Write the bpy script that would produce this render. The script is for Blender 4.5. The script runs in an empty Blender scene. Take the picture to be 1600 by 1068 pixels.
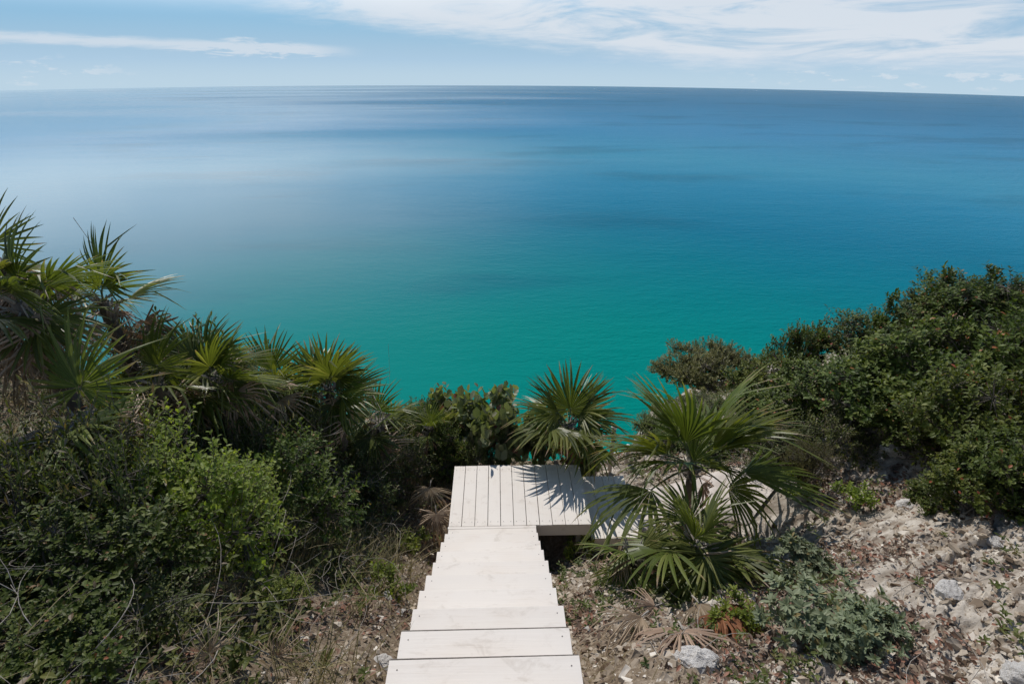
import bpy, math
import numpy as np
from mathutils import Matrix, Vector
SC = bpy.context.scene
COL = SC.collection

# ------------------------------------------------------------------ camera
CAM = np.array([0.0, 0.0, 4.408])
PITCH, YAW, ROLL = 0.4773, 0.0305, 0.0057
FPX = 850.0                                     # focal length in pixels of a 1600 wide picture
fw = np.array([math.sin(YAW) * math.cos(PITCH), math.cos(YAW) * math.cos(PITCH), -math.sin(PITCH)])
_r = np.array([math.cos(YAW), -math.sin(YAW), 0.0])
_u = np.cross(_r, fw)
rt = _r * math.cos(ROLL) + _u * math.sin(ROLL)
up = -_r * math.sin(ROLL) + _u * math.cos(ROLL)
cam_d = bpy.data.cameras.new("camera")
cam = bpy.data.objects.new("camera", cam_d)
COL.objects.link(cam)
cam.matrix_world = Matrix(((rt[0], up[0], -fw[0], CAM[0]), (rt[1], up[1], -fw[1], CAM[1]),
                           (rt[2], up[2], -fw[2], CAM[2]), (0, 0, 0, 1)))
cam_d.sensor_width = 36.0
cam_d.lens = FPX / 1600 * 36.0
cam_d.clip_start = 0.05
cam_d.clip_end = 20000
SC.camera = cam

# ------------------------------------------------------------------ light
SUN_EL, SUN_AZ = math.radians(47), math.radians(-18)       # azimuth from +Y towards +X
SUN_STRENGTH = 3.7
SKY_STRENGTH = 0.085
sun_dir = Vector((math.sin(SUN_AZ) * math.cos(SUN_EL), math.cos(SUN_AZ) * math.cos(SUN_EL), math.sin(SUN_EL)))
ld = bpy.data.lights.new("sun", 'SUN')
ld.energy = SUN_STRENGTH
ld.angle = math.radians(0.5)
ld.color = (1.0, 0.945, 0.88)
sun = bpy.data.objects.new("sun", ld)
COL.objects.link(sun)
sun.location = (0, 0, 40)
sun.rotation_euler = sun_dir.to_track_quat('Z', 'Y').to_euler()
SC.view_settings.view_transform = 'Standard'
SC.view_settings.look = 'None'
SC.view_settings.exposure = 0.0
SC.view_settings.gamma = 1.0
SC.cycles.max_bounces = 8
SC.cycles.transparent_max_bounces = 8
SC.cycles.sample_clamp_indirect = 6.0


class NT:
    """tiny helper for node trees"""
    def __init__(self, tree):
        self.t = tree
    def n(self, typ, **kw):
        nd = self.t.nodes.new(typ)
        for k, v in kw.items():
            if k == 'inp':
                for i, val in v.items():
                    if isinstance(val, bpy.types.NodeSocket):
                        self.t.links.new(val, nd.inputs[i])
                    else:
                        nd.inputs[i].default_value = val
            else:
                setattr(nd, k, v)
        return nd
    def math(self, op, a, b=None, c=None, clamp=False):
        nd = self.t.nodes.new('ShaderNodeMath')
        nd.operation = op
        nd.use_clamp = clamp
        for i, v in enumerate((a, b, c)):
            if v is None:
                continue
            if isinstance(v, bpy.types.NodeSocket):
                self.t.links.new(v, nd.inputs[i])
            else:
                nd.inputs[i].default_value = v
        return nd.outputs[0]
    def ramp(self, fac, stops, interp='LINEAR'):
        nd = self.t.nodes.new('ShaderNodeValToRGB')
        nd.color_ramp.interpolation = interp
        el = nd.color_ramp.elements
        while len(el) < len(stops):
            el.new(0.5)
        for e, (p, c) in zip(el, stops):
            e.position = p
            e.color = (c[0], c[1], c[2], 1) if not isinstance(c, (int, float)) else (c, c, c, 1)
        if fac is not None:
            self.t.links.new(fac, nd.inputs[0])
        return nd.outputs[0]
    def smooth(self, x, a, b):
        nd = self.t.nodes.new('ShaderNodeMapRange')
        nd.interpolation_type = 'SMOOTHSTEP'
        if isinstance(x, bpy.types.NodeSocket):
            self.t.links.new(x, nd.inputs[0])
        nd.inputs[1].default_value = a
        nd.inputs[2].default_value = b
        return nd.outputs[0]
    def mix(self, fac, a, b, blend='MIX'):
        nd = self.t.nodes.new('ShaderNodeMix')
        nd.data_type = 'RGBA'
        nd.blend_type = blend
        nd.clamp_factor = True
        for i, v in ((0, fac), (6, a), (7, b)):
            if isinstance(v, bpy.types.NodeSocket):
                self.t.links.new(v, nd.inputs[i])
            else:
                nd.inputs[i].default_value = v if i == 0 else (v[0], v[1], v[2], 1)
        return nd.outputs[2]
    def noise(self, vec, scale, detail=4, rough=0.55, dist=0.0, lac=2.0):
        nd = self.t.nodes.new('ShaderNodeTexNoise')
        nd.inputs['Scale'].default_value = scale
        nd.inputs['Detail'].default_value = detail
        nd.inputs['Roughness'].default_value = rough
        nd.inputs['Lacunarity'].default_value = lac
        nd.inputs['Distortion'].default_value = dist
        if vec is not None:
            self.t.links.new(vec, nd.inputs['Vector'])
        return nd.outputs['Fac']
    def mapping(self, vec, scale=(1, 1, 1), rot=(0, 0, 0), loc=(0, 0, 0)):
        nd = self.t.nodes.new('ShaderNodeMapping')
        nd.inputs['Scale'].default_value = scale
        nd.inputs['Rotation'].default_value = rot
        nd.inputs['Location'].default_value = loc
        self.t.links.new(vec, nd.inputs['Vector'])
        return nd.outputs[0]
    def link(self, a, b):
        self.t.links.new(a, b)


# ------------------------------------------------------------------ sky
world = bpy.data.worlds.new("World")
SC.world = world
world.use_nodes = True
W = NT(world.node_tree)
world.node_tree.nodes.clear()
sky = W.n('ShaderNodeTexSky')
sky.sky_type = 'NISHITA'
sky.sun_disc = False
sky.sun_elevation = SUN_EL
sky.sun_rotation = SUN_AZ
sky.altitude = 20
sky.air_density = 1.0
sky.dust_density = 0.2
sky.ozone_density = 1.6
geo = W.n('ShaderNodeTexCoord')
gv = geo.outputs['Generated']
sep = W.n('ShaderNodeSeparateXYZ', inp={0: gv})
az = W.math('ARCTAN2', sep.outputs[0], sep.outputs[1])            # radians, 0 = +Y
el = W.math('ARCSINE', sep.outputs[2])
cv = W.n('ShaderNodeCombineXYZ', inp={0: az, 1: el, 2: 0.0}).outputs[0]


def lin(x, a, b):                                                  # a*x+b
    return W.math('MULTIPLY_ADD', x, a, b)


wob = W.math('SUBTRACT', W.noise(W.mapping(cv, (9, 60, 1)), 1.0, 6, 0.62), 0.5)
fine = W.math('SUBTRACT', W.noise(W.mapping(cv, (22, 170, 1), rot=(0, 0, 0.03)), 1.0, 8, 0.65, 0.4), 0.5)
# big cirrus sheet: its lower edge falls from left to right
edge = W.math('MAXIMUM', lin(az, -0.100, 0.0205), -0.012)
s1 = W.math('SUBTRACT', el, edge)
s1 = W.math('ADD', s1, W.math('MULTIPLY', wob, 0.030))
s1 = W.math('ADD', s1, W.math('MULTIPLY', fine, 0.026))
sheet = W.smooth(s1, -0.006, 0.030)
holes = W.noise(W.mapping(cv, (3.8, 24, 1), loc=(0.35, 0.1, 0), rot=(0, 0, 0.05)), 1.0, 7, 0.62, 0.8)
holes = W.math('MULTIPLY_ADD', W.smooth(holes, 0.33, 0.52), 0.78, 0.22)
highfade = W.smooth(el, 0.20, 0.11)
sheet = W.math('MULTIPLY', W.math('MULTIPLY', sheet, holes), highfade)
sheet = W.math('MULTIPLY', sheet, W.smooth(az, -0.62, -0.10))
# thin streak on the left
s2c = lin(az, -0.028, 0.0045)
s2 = W.math('ABSOLUTE', W.math('SUBTRACT', W.math('ADD', el, W.math('MULTIPLY', fine, 0.012)), s2c))
puf = W.math('EXPONENT', W.math('MULTIPLY', W.math('POWER', W.math('ABSOLUTE', W.math('ADD', az, 0.36)), 2.0), -150.0))
s2 = W.math('SUBTRACT', s2, W.math('MULTIPLY', puf, W.math('MULTIPLY_ADD', fine, 0.05, 0.003)))
streak = W.math('MULTIPLY', W.smooth(s2, 0.0095, 0.001), W.smooth(az, -0.20, -0.30))
# cumulus puffs low over the horizon
pn = W.noise(W.mapping(cv, (26, 80, 1), loc=(3.1, 0.7, 0)), 1.0, 7, 0.62)
pband = W.math('MULTIPLY', W.smooth(el, 0.008, -0.012), W.smooth(el, -0.036, -0.026))
puffs = W.math('MULTIPLY', W.smooth(pn, 0.53, 0.63), pband)
puffs = W.math('MULTIPLY', puffs, W.math('MAXIMUM', W.smooth(az, 0.33, 0.48), W.smooth(az, -0.50, -0.62)))
cl = W.math('MAXIMUM', W.math('MULTIPLY', sheet, 0.84), W.math('MULTIPLY', streak, 0.6))
cl = W.math('MAXIMUM', cl, W.math('MULTIPLY', puffs, 0.5), clamp=True)
# bright cloud bank higher up on the left, above the picture: it pales the sea below it
bn = W.noise(W.mapping(cv, (4.5, 7, 1), loc=(1.3, 0.2, 0)), 1.0, 5, 0.55)
bank = W.math('MULTIPLY', W.smooth(el, 0.05, 0.15), W.smooth(el, 0.52, 0.20))
bank = W.math('MULTIPLY', bank, W.smooth(W.math('ADD', az, W.math('MULTIPLY', W.math('SUBTRACT', bn, 0.5), 1.0)), 0.36, -0.48))
bank = W.math('MULTIPLY', bank, W.math('MULTIPLY_ADD', bn, 0.8, 0.5), clamp=True)
skyc = W.mix(1.0, sky.outputs[0], (0.86, 1.0, 1.06), 'MULTIPLY')
air = W.math('EXPONENT', W.math('MULTIPLY', W.math('MAXIMUM', el, 0.0), -1 / 0.085))   # pale sea air low over the horizon
bgs = W.n('ShaderNodeBackground', inp={0: skyc, 1: SKY_STRENGTH})
aircol = W.mix(W.smooth(el, -0.035, 0.075), (0.50, 0.655, 0.775), (0.15, 0.395, 0.70))
bga = W.n('ShaderNodeBackground', inp={0: aircol, 1: 1.0})
bg1 = W.n('ShaderNodeMixShader', inp={0: W.math('MULTIPLY', W.math('POWER', air, 0.45), 1.0, clamp=True), 1: bgs.outputs[0], 2: bga.outputs[0]})
bg2 = W.n('ShaderNodeBackground', inp={0: (0.75, 0.79, 0.845, 1), 1: 1.0})
mx = W.n('ShaderNodeMixShader', inp={0: cl, 1: bg1.outputs[0], 2: bg2.outputs[0]})
wo = W.n('ShaderNodeOutputWorld')
bg3 = W.n('ShaderNodeBackground', inp={0: (0.96, 0.98, 1.0, 1), 1: 1.35})
mx2 = W.n('ShaderNodeMixShader', inp={0: bank, 1: mx.outputs[0], 2: bg3.outputs[0]})
W.link(mx2.outputs[0], wo.inputs[0])

# ------------------------------------------------------------------ helpers
def tag(o, label=None, cat=None, group=None, kind=None):
    if label: o['label'] = label
    if cat: o['category'] = cat
    if group: o['group'] = group
    if kind: o['kind'] = kind
    return o


def empty(name, loc=(0, 0, 0), rz=0.0):
    o = bpy.data.objects.new(name, None)
    o.empty_display_size = 0.1
    COL.objects.link(o)
    o.location = loc
    o.rotation_euler = (0, 0, rz)
    return o


class MB:
    """collects vertices, faces and a per-vertex tint, then links them as one mesh object"""
    def __init__(self):
        self.V, self.F3, self.F4, self.T, self.n = [], [], [], [], 0
    def add(self, V, F3=None, F4=None, T=None):
        V = np.asarray(V, float).reshape(-1, 3)
        if F3 is not None and len(F3): self.F3.append(np.asarray(F3, int).reshape(-1, 3) + self.n)
        if F4 is not None and len(F4): self.F4.append(np.asarray(F4, int).reshape(-1, 4) + self.n)
        self.V.append(V)
        self.T.append(np.zeros(len(V)) + (0.5 if T is None else T))
        self.n += len(V)
    def box(self, x0, x1, y0, y1, z0, z1, T=None):
        V = [(x, y, z) for z in (z0, z1) for y in (y0, y1) for x in (x0, x1)]
        F = [(0, 2, 3, 1), (4, 5, 7, 6), (0, 1, 5, 4), (1, 3, 7, 5), (3, 2, 6, 7), (2, 0, 4, 6)]
        self.add(V, None, F, T)
    def tube(self, P, R, k=5, T=None, cap=True):
        P = np.asarray(P, float)
        R = np.zeros(len(P)) + R
        d = np.gradient(P, axis=0)
        d /= np.linalg.norm(d, axis=1)[:, None] + 1e-9
        ref = np.array([0.31, 0.17, 0.93]) if abs(d[0, 2]) < 0.8 else np.array([0.9, 0.3, 0.1])
        a = np.cross(d, ref); a /= np.linalg.norm(a, axis=1)[:, None] + 1e-9
        b = np.cross(d, a)
        th = np.arange(k) * 2 * np.pi / k
        V = P[:, None] + R[:, None, None] * (np.cos(th)[None, :, None] * a[:, None] + np.sin(th)[None, :, None] * b[:, None])
        m = len(P)
        i = np.arange(m - 1)[:, None] * k; j = np.arange(k)[None]; j2 = (j + 1) % k
        F = np.stack([i + j, i + j2, i + k + j2, i + k + j], -1).reshape(-1, 4)
        V = V.reshape(-1, 3)
        F3 = None
        if cap:
            V = np.vstack([V, P[-1:]])
            F3 = np.stack([(m - 1) * k + np.arange(k), (m - 1) * k + (np.arange(k) + 1) % k, np.full(k, m * k)], -1)
        self.add(V, F3, F, T)
    def mesh(self, name, mat, smooth=False, second=None):
        n1 = (sum(map(len, self.F3)), sum(map(len, self.F4)))
        if second is not None:
            self.add(np.vstack(second[0].V), np.vstack(second[0].F3))
        V = np.vstack(self.V)
        F3 = np.vstack(self.F3) if self.F3 else np.zeros((0, 3), int)
        F4 = np.vstack(self.F4) if self.F4 else np.zeros((0, 4), int)
        me = bpy.data.meshes.new(name)
        me.vertices.add(len(V))
        me.vertices.foreach_set('co', V.ravel().astype(np.float32))
        nl = len(F3) * 3 + len(F4) * 4
        me.loops.add(nl)
        me.loops.foreach_set('vertex_index', np.concatenate([F3.ravel(), F4.ravel()]).astype(np.int32))
        me.polygons.add(len(F3) + len(F4))
        st = np.concatenate([np.arange(len(F3)) * 3, len(F3) * 3 + np.arange(len(F4)) * 4])
        me.polygons.foreach_set('loop_start', st.astype(np.int32))
        me.polygons.foreach_set('use_smooth', np.full(len(F3) + len(F4), bool(smooth)))
        me.update(calc_edges=True)
        at = me.attributes.new('tint', 'FLOAT', 'POINT')
        at.data.foreach_set('value', np.concatenate(self.T).astype(np.float32))
        me.materials.append(mat)
        if second is not None:
            me.materials.append(second[1])
            mi = np.zeros(len(F3) + len(F4), np.int32); mi[n1[0]:len(F3)] = 1
            me.polygons.foreach_set('material_index', mi)
        return me
    def build(self, name, mat, parent=None, smooth=False, second=None):
        o = bpy.data.objects.new(name, self.mesh(name, mat, smooth, second))
        COL.objects.link(o)
        if parent is not None:
            o.parent = parent
        return o


def _hash(ix, iy, seed):
    h = (ix.astype(np.int64) * 374761393 + iy.astype(np.int64) * 668265263 + seed * 2147483647) & 0xffffffff
    h = ((h ^ (h >> 13)) * 1274126177) & 0xffffffff
    return ((h ^ (h >> 16)) & 0xffff) / 65535.0


def vnoise(x, y, seed=0):
    x = np.asarray(x, float); y = np.asarray(y, float)
    ix, iy = np.floor(x), np.floor(y)
    fx, fy = x - ix, y - iy
    fx = fx * fx * (3 - 2 * fx); fy = fy * fy * (3 - 2 * fy)
    a = _hash(ix, iy, seed); b = _hash(ix + 1, iy, seed); c = _hash(ix, iy + 1, seed); d = _hash(ix + 1, iy + 1, seed)
    return (a * (1 - fx) + b * fx) * (1 - fy) + (c * (1 - fx) + d * fx) * fy - 0.5


def fbm(x, y, seed=0, oct=4, lac=2.1, gain=0.5):
    s = 0; a = 1
    for k in range(oct):
        s = s + a * vnoise(x, y, seed + k * 17)
        x = np.asarray(x) * lac + 3.7; y = np.asarray(y) * lac - 1.9; a *= gain
    return s


def sstep(x, a, b):
    t = np.clip((np.asarray(x, float) - a) / (b - a), 0, 1)
    return t * t * (3 - 2 * t)


def norm(v):
    v = np.asarray(v, float)
    return v / (np.linalg.norm(v, axis=-1, keepdims=True) + 1e-9)


# ------------------------------------------------------------------ the stair line
SX0, SX1 = -0.5366, 0.3934            # stair sides
LY, RUN, RISE = 4.256, 0.2884, 0.2012
DX1, DY1 = 0.997, 5.229               # landing's right and far edge
SEA_Z = CAM[2] - 22.0
EARTH = 31600.0

# ------------------------------------------------------------------ terrain height
def edge_y(x):
    return np.interp(x, [-14, -8, -4, -1, 1.4, 2.4, 3.4, 5.0, 7, 14], [3.0, 4.9, 5.9, 6.3, 6.4, 7.2, 9.6, 10.6, 10.2, 9.0])


def land(x, y):
    """top of the slope without its small roughness, and with the cliff"""
    x = np.asarray(x, float); y = np.asarray(y, float)
    s = RISE / RUN
    b = np.where(y < LY, s * (LY - y) - 0.34, -0.34 - 0.10 * np.clip(y - LY, 0, 1.2) - 0.42 * np.clip(y - LY - 1.2, 0, 20))
    b = np.where(y < 0.6, s * (LY - 0.6) - 0.34 + 0.12 * (0.6 - np.maximum(y, -12)), b)
    b = b - 0.20 * sstep(x, -0.95, -0.62) * (1 - sstep(x, 0.52, 0.90)) * (1 - sstep(y, LY - 0.05, LY + 0.5)) - 0.12 * sstep(x, 0.3, 0.6) * (1 - sstep(x, 1.1, 1.5)) * (1 - sstep(np.abs(y - LY), 0.25, 0.6))
    left = 0.40 * np.clip(-x - 0.8, 0, 7) * sstep(-x, 0.6, 1.8)
    r = np.clip(x - 1.4, 0, 5.2)
    right = 0.17 * r ** 1.75 * (1 - 0.55 * sstep(y, 5.0, 10))
    h = b + left + right + 0.25 * fbm(x * 0.6, y * 0.6, 3, 3) * sstep(np.abs(x), 0.7, 2.0)
    e = y - edge_y(x) - 0.5 * fbm(x * 0.9, y * 0.2, 9, 3)
    drop = np.where(e > 0, 0.9 * e + 1.4 * np.maximum(e - 0.6, 0) ** 1.3, 0)
    return np.maximum(h - drop, SEA_Z - 3.0)


PATH = np.array([(1.25, 4.75), (1.8, 5.0), (2.35, 4.98), (2.75, 4.80), (3.0, 4.5)])      # centre line of the pale path
def path_d(x, y):
    x = np.asarray(x, float); y = np.asarray(y, float)
    d = np.full(np.broadcast(x, y).shape, 9.0)
    for (ax, ay), (bx, by) in zip(PATH[:-1], PATH[1:]):
        t = np.clip(((x - ax) * (bx - ax) + (y - ay) * (by - ay)) / ((bx - ax) ** 2 + (by - ay) ** 2), 0, 1)
        d = np.minimum(d, np.hypot(x - ax - t * (bx - ax), y - ay - t * (by - ay)))
    return d


def terrain(x, y):
    h = land(x, y)
    x = np.asarray(x, float); y = np.asarray(y, float)
    rocky = sstep(x, 0.2, 1.4)
    # limestone beds that run down to the right
    u = x * 0.80 + y * 0.60; v = -x * 0.60 + y * 0.80
    w = fbm(x * 1.3, y * 1.3, 21, 3)
    bed = np.abs(fbm(u * 0.9, v * 4.2 + 1.5 * w, 31, 4))
    chunk = np.abs(fbm(u * 3.2, v * 8.5 + w, 35, 3)) + 0.6 * np.abs(fbm(u * 8, v * 19 + 2 * w, 36, 3))
    chunk = chunk * (0.25 + 0.9 * sstep(fbm(x * 1.1, y * 1.1, 45, 3), -0.18, 0.22))
    rough = (-0.20 * bed - 0.095 * chunk + 0.03 * fbm(x * 14, y * 14, 5, 3)) * rocky + (0.07 * fbm(x * 4, y * 4, 6, 4)) * (1 - rocky)
    calm = sstep(path_d(x, y), 0.28, 0.5)
    inn = sstep(np.maximum(np.maximum(SX0 - x, x - DX1), np.maximum(-9, y - DY1 - 0.1)), 0.0, 0.4)
    calm = calm * (0.25 + 0.75 * inn)
    return h + rough * calm


def ray(px, py):
    return norm(fw + rt * ((px - 800) / FPX) + up * ((534 - py) / FPX))


def ground_at(px, py):
    d = ray(px, py)
    t = np.arange(1.2, 25, 0.01)
    P = CAM + t[:, None] * d
    below = P[:, 2] < terrain(P[:, 0], P[:, 1])
    k = int(np.argmax(below)) if below.any() else len(t) - 1
    return P[k]


def at_dist(px, py, D):
    d = ray(px, py)
    return CAM + d * (D / math.hypot(d[0], d[1]))


def gz(x, y):
    return float(terrain(np.array([x]), np.array([y]))[0])


# ------------------------------------------------------------------ materials
def new_mat(name):
    m = bpy.data.materials.new(name)
    m.use_nodes = True
    m.node_tree.nodes.clear()
    t = NT(m.node_tree)
    out = t.n('ShaderNodeOutputMaterial')
    return m, t, out


def leaf_mat(name, stops, rough=0.42, trans=0.28, spec=0.4, warm=(1.25, 1.3, 0.5)):
    m, t, out = new_mat(name)
    at = t.n('ShaderNodeAttribute', attribute_name='tint')
    col = t.ramp(at.outputs['Fac'], stops)
    oi = t.n('ShaderNodeObjectInfo')
    val = t.math('MULTIPLY_ADD', oi.outputs['Random'], 0.35, 0.82)
    hsv = t.n('ShaderNodeHueSaturation', inp={'Color': col, 'Value': val})
    p = t.n('ShaderNodeBsdfPrincipled', inp={'Base Color': hsv.outputs[0], 'Roughness': rough, 'Specular IOR Level': spec})
    hue = t.math('MULTIPLY_ADD', t.math('FRACT', t.math('MULTIPLY', oi.outputs['Random'], 7.31)), -0.035, 0.512)
    t.link(hue, hsv.inputs['Hue'])
    tc = t.mix(1.0, hsv.outputs[0], warm, 'MULTIPLY')
    tr = t.n('ShaderNodeBsdfTranslucent', inp={'Color': tc})
    mx = t.n('ShaderNodeMixShader', inp={0: trans, 1: p.outputs[0], 2: tr.outputs[0]})
    t.link(mx.outputs[0], out.inputs[0])
    return m


M = {}
M['palm'] = leaf_mat('palm_leaf', [(0.0, (0.036, 0.054, 0.016)), (0.50, (0.115, 0.145, 0.030)), (0.80, (0.24, 0.255, 0.080)),
                                   (0.92, (0.27, 0.20, 0.10)), (1.0, (0.32, 0.24, 0.17))], 0.40, 0.42, 0.38)
M['dead'] = leaf_mat('dead_palm_leaf', [(0.0, (0.18, 0.12, 0.075)), (0.5, (0.40, 0.30, 0.205)), (1.0, (0.60, 0.50, 0.39))], 0.6, 0.15, 0.3, (1.1, 0.9, 0.7))
M['rust'] = leaf_mat('rusty_palm_leaf', [(0.0, (0.09, 0.045, 0.02)), (0.5, (0.24, 0.12, 0.045)), (1.0, (0.40, 0.24, 0.12))], 0.55, 0.2, 0.3, (1.2, 0.9, 0.6))
M['dark_leaf'] = leaf_mat('dark_glossy_leaf', [(0.0, (0.024, 0.042, 0.009)), (0.6, (0.078, 0.112, 0.020)), (0.9, (0.17, 0.20, 0.05)),
                                               (0.97, (0.20, 0.10, 0.04)), (1.0, (0.34, 0.13, 0.06))], 0.5, 0.28, 0.2)
M['bright_leaf'] = leaf_mat('bright_green_leaf', [(0.0, (0.09, 0.14, 0.024)), (0.6, (0.21, 0.275, 0.05)), (1.0, (0.36, 0.40, 0.10))], 0.5, 0.5, 0.3)
M['mid_leaf'] = leaf_mat('mid_green_leaf', [(0.0, (0.026, 0.044, 0.009)), (0.5, (0.074, 0.108, 0.019)), (0.9, (0.165, 0.20, 0.05)), (1.0, (0.28, 0.17, 0.08))], 0.5, 0.34, 0.22)
M['grey_leaf'] = leaf_mat('grey_green_leaf', [(0.0, (0.10, 0.13, 0.065)), (0.6, (0.22, 0.26, 0.15)), (0.93, (0.24, 0.26, 0.16)), (1.0, (0.30, 0.24, 0.10))], 0.55, 0.2, 0.3)
M['grape_leaf'] = leaf_mat('sea_grape_leaf', [(0.0, (0.075, 0.10, 0.035)), (0.6, (0.17, 0.21, 0.09)), (0.88, (0.20, 0.22, 0.13)), (1.0, (0.22, 0.10, 0.06))], 0.45, 0.36, 0.4)
M['olive_leaf'] = leaf_mat('olive_leaf', [(0.0, (0.055, 0.060, 0.020)), (0.6, (0.14, 0.145, 0.045)), (1.0, (0.26, 0.24, 0.09))], 0.5, 0.22, 0.3)
M['scrub'] = leaf_mat('scrub_leaf', [(0.0, (0.025, 0.040, 0.009)), (0.5, (0.078, 0.104, 0.024)), (0.8, (0.17, 0.185, 0.06)),
                                     (0.9, (0.17, 0.13, 0.07)), (1.0, (0.30, 0.25, 0.18))], 0.5, 0.35, 0.3)
M['straw'] = leaf_mat('dry_grass', [(0.0, (0.09, 0.095, 0.040)), (0.5, (0.26, 0.21, 0.10)), (1.0, (0.44, 0.36, 0.22))], 0.6, 0.25, 0.25, (1.1, 1.0, 0.6))
M['litter'] = leaf_mat('fallen_leaf', [(0.0, (0.09, 0.066, 0.044)), (0.5, (0.17, 0.122, 0.080)), (0.8, (0.24, 0.155, 0.092)), (0.9, (0.30, 0.155, 0.085)), (1.0, (0.36, 0.27, 0.19))], 0.6, 0.08, 0.25, (1, 0.8, 0.6))


def bark_mat(name, c0, c1, scale=30):
    m, t, out = new_mat(name)
    tc = t.n('ShaderNodeTexCoord').outputs['Object']
    f = t.noise(t.mapping(tc, (1, 1, 0.25)), scale, 6, 0.7)
    at = t.n('ShaderNodeAttribute', attribute_name='tint')
    col = t.ramp(f, [(0.3, c0), (0.7, c1)])
    bm = t.n('ShaderNodeBump', inp={'Strength': 0.5, 'Distance': 0.01, 'Height': f})
    p = t.n('ShaderNodeBsdfPrincipled', inp={'Base Color': col, 'Roughness': 0.8, 'Normal': bm.outputs[0]})
    t.link(p.outputs[0], out.inputs[0])
    return m


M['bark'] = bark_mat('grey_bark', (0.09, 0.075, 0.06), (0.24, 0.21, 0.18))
M['trunk'] = bark_mat('palm_trunk', (0.06, 0.05, 0.04), (0.19, 0.16, 0.13), 18)
M['dry_stem'] = bark_mat('dry_stem', (0.20, 0.17, 0.14), (0.44, 0.40, 0.35))
M['petiole'] = bark_mat('palm_petiole', (0.09, 0.11, 0.04), (0.17, 0.19, 0.08), 8)
M['post'] = bark_mat('weathered_post', (0.36, 0.31, 0.25), (0.58, 0.52, 0.45), 12)
M['cap'] = bark_mat('post_cap', (0.66, 0.64, 0.60), (0.80, 0.78, 0.74), 12)


def wood_paint(name, axis, base=(0.735, 0.685, 0.625), worn=(0.56, 0.485, 0.41)):
    m, t, out = new_mat(name)
    tc = t.n('ShaderNodeTexCoord').outputs['Object']
    sc = (2.2, 55, 30) if axis == 'x' else (55, 2.2, 30)
    grain = t.noise(t.mapping(tc, sc), 1.0, 5, 0.6, 0.35)
    blotch = t.noise(tc, 2.6, 5, 0.6)
    stain = t.noise(t.mapping(tc, (5, 9, 5)), 1.0, 6, 0.7, 0.6)
    at = t.n('ShaderNodeAttribute', attribute_name='tint')
    w = t.math('MULTIPLY', t.smooth(grain, 0.52, 0.74), t.smooth(blotch, 0.40, 0.66))
    c = t.mix(t.math('MULTIPLY', w, 0.7), base, worn)
    c = t.mix(t.math('MULTIPLY', t.smooth(blotch, 0.42, 0.68), 0.28), c, (0.68, 0.60, 0.52))
    c = t.mix(t.math('MULTIPLY', t.smooth(stain, 0.53, 0.70), 0.40), c, (0.46, 0.40, 0.335))
    # knots and scuffs
    vo = t.n('ShaderNodeTexVoronoi', inp={'Vector': t.mapping(tc, (3.2, 5.5, 4) if axis == 'x' else (5.5, 3.2, 4)), 'Scale': 1.0})
    k = t.math('MULTIPLY', t.smooth(t.math('ADD', vo.outputs['Distance'], t.math('MULTIPLY', grain, 0.06)), 0.085, 0.045), t.smooth(blotch, 0.45, 0.6))
    c = t.mix(t.math('MULTIPLY', k, 0.8), c, (0.30, 0.25, 0.20))
    v = t.n('ShaderNodeHueSaturation', inp={'Color': c, 'Value': t.math('MULTIPLY_ADD', at.outputs['Fac'], 0.05, 0.975)})
    bm = t.n('ShaderNodeBump', inp={'Strength': 0.25, 'Distance': 0.004, 'Height': grain})
    p = t.n('ShaderNodeBsdfPrincipled', inp={'Base Color': v.outputs[0], 'Roughness': 0.6, 'Specular IOR Level': 0.3, 'Normal': bm.outputs[0]})
    t.link(p.outputs[0], out.inputs[0])
    return m


M['tread'] = wood_paint('painted_tread', 'x')
M['deck'] = wood_paint('painted_deck', 'y')
m, t, out = new_mat('screw_steel')
p = t.n('ShaderNodeBsdfPrincipled', inp={'Base Color': (0.10, 0.09, 0.085, 1), 'Roughness': 0.5, 'Metallic': 0.6})
t.link(p.outputs[0], out.inputs[0]); M['screw'] = m

# ground: limestone rubble on the right, brown soil on the left
m, t, out = new_mat('cliff_ground')
pos = t.n('ShaderNodeNewGeometry').outputs['Position']
px_ = t.n('ShaderNodeSeparateXYZ', inp={0: pos})
n1 = t.noise(pos, 1.3, 6, 0.6)
n2 = t.noise(t.mapping(pos, (1.9, 6.5, 3), rot=(0, 0, -0.64)), 1.0, 7, 0.65, 0.3)
n3 = t.noise(pos, 26, 5, 0.7)
stone = t.ramp(n2, [(0.25, (0.12, 0.095, 0.072)), (0.40, (0.28, 0.24, 0.195)), (0.55, (0.46, 0.415, 0.355)), (0.75, (0.66, 0.62, 0.555))])
stone = t.mix(t.math('MULTIPLY', t.smooth(n3, 0.50, 0.66), 0.55), stone, (0.25, 0.215, 0.18))
n4 = t.noise(t.mapping(pos, (1, 1, 1), loc=(5, 3, 0)), 5.5, 6, 0.7)
stone = t.mix(t.math('MULTIPLY', t.smooth(n4, 0.48, 0.62), 0.7), stone, (0.16, 0.115, 0.08))
soil = t.ramp(n3, [(0.3, (0.085, 0.062, 0.042)), (0.5, (0.19, 0.145, 0.10)), (0.7, (0.36, 0.30, 0.23))])
fac = t.math('ADD', t.math('MULTIPLY', px_.outputs[0], 0.5), t.math('MULTIPLY_ADD', n1, 2.2, -1.45))
col = t.mix(t.smooth(fac, -0.15, 0.45), soil, stone)
bmp = t.n('ShaderNodeBump', inp={'Strength': 0.8, 'Distance': 0.03, 'Height': t.math('ADD', n2, t.math('MULTIPLY', n3, 0.5))})
p = t.n('ShaderNodeBsdfPrincipled', inp={'Base Color': col, 'Roughness': 0.95, 'Specular IOR Level': 0.1, 'Normal': bmp.outputs[0]})
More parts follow.
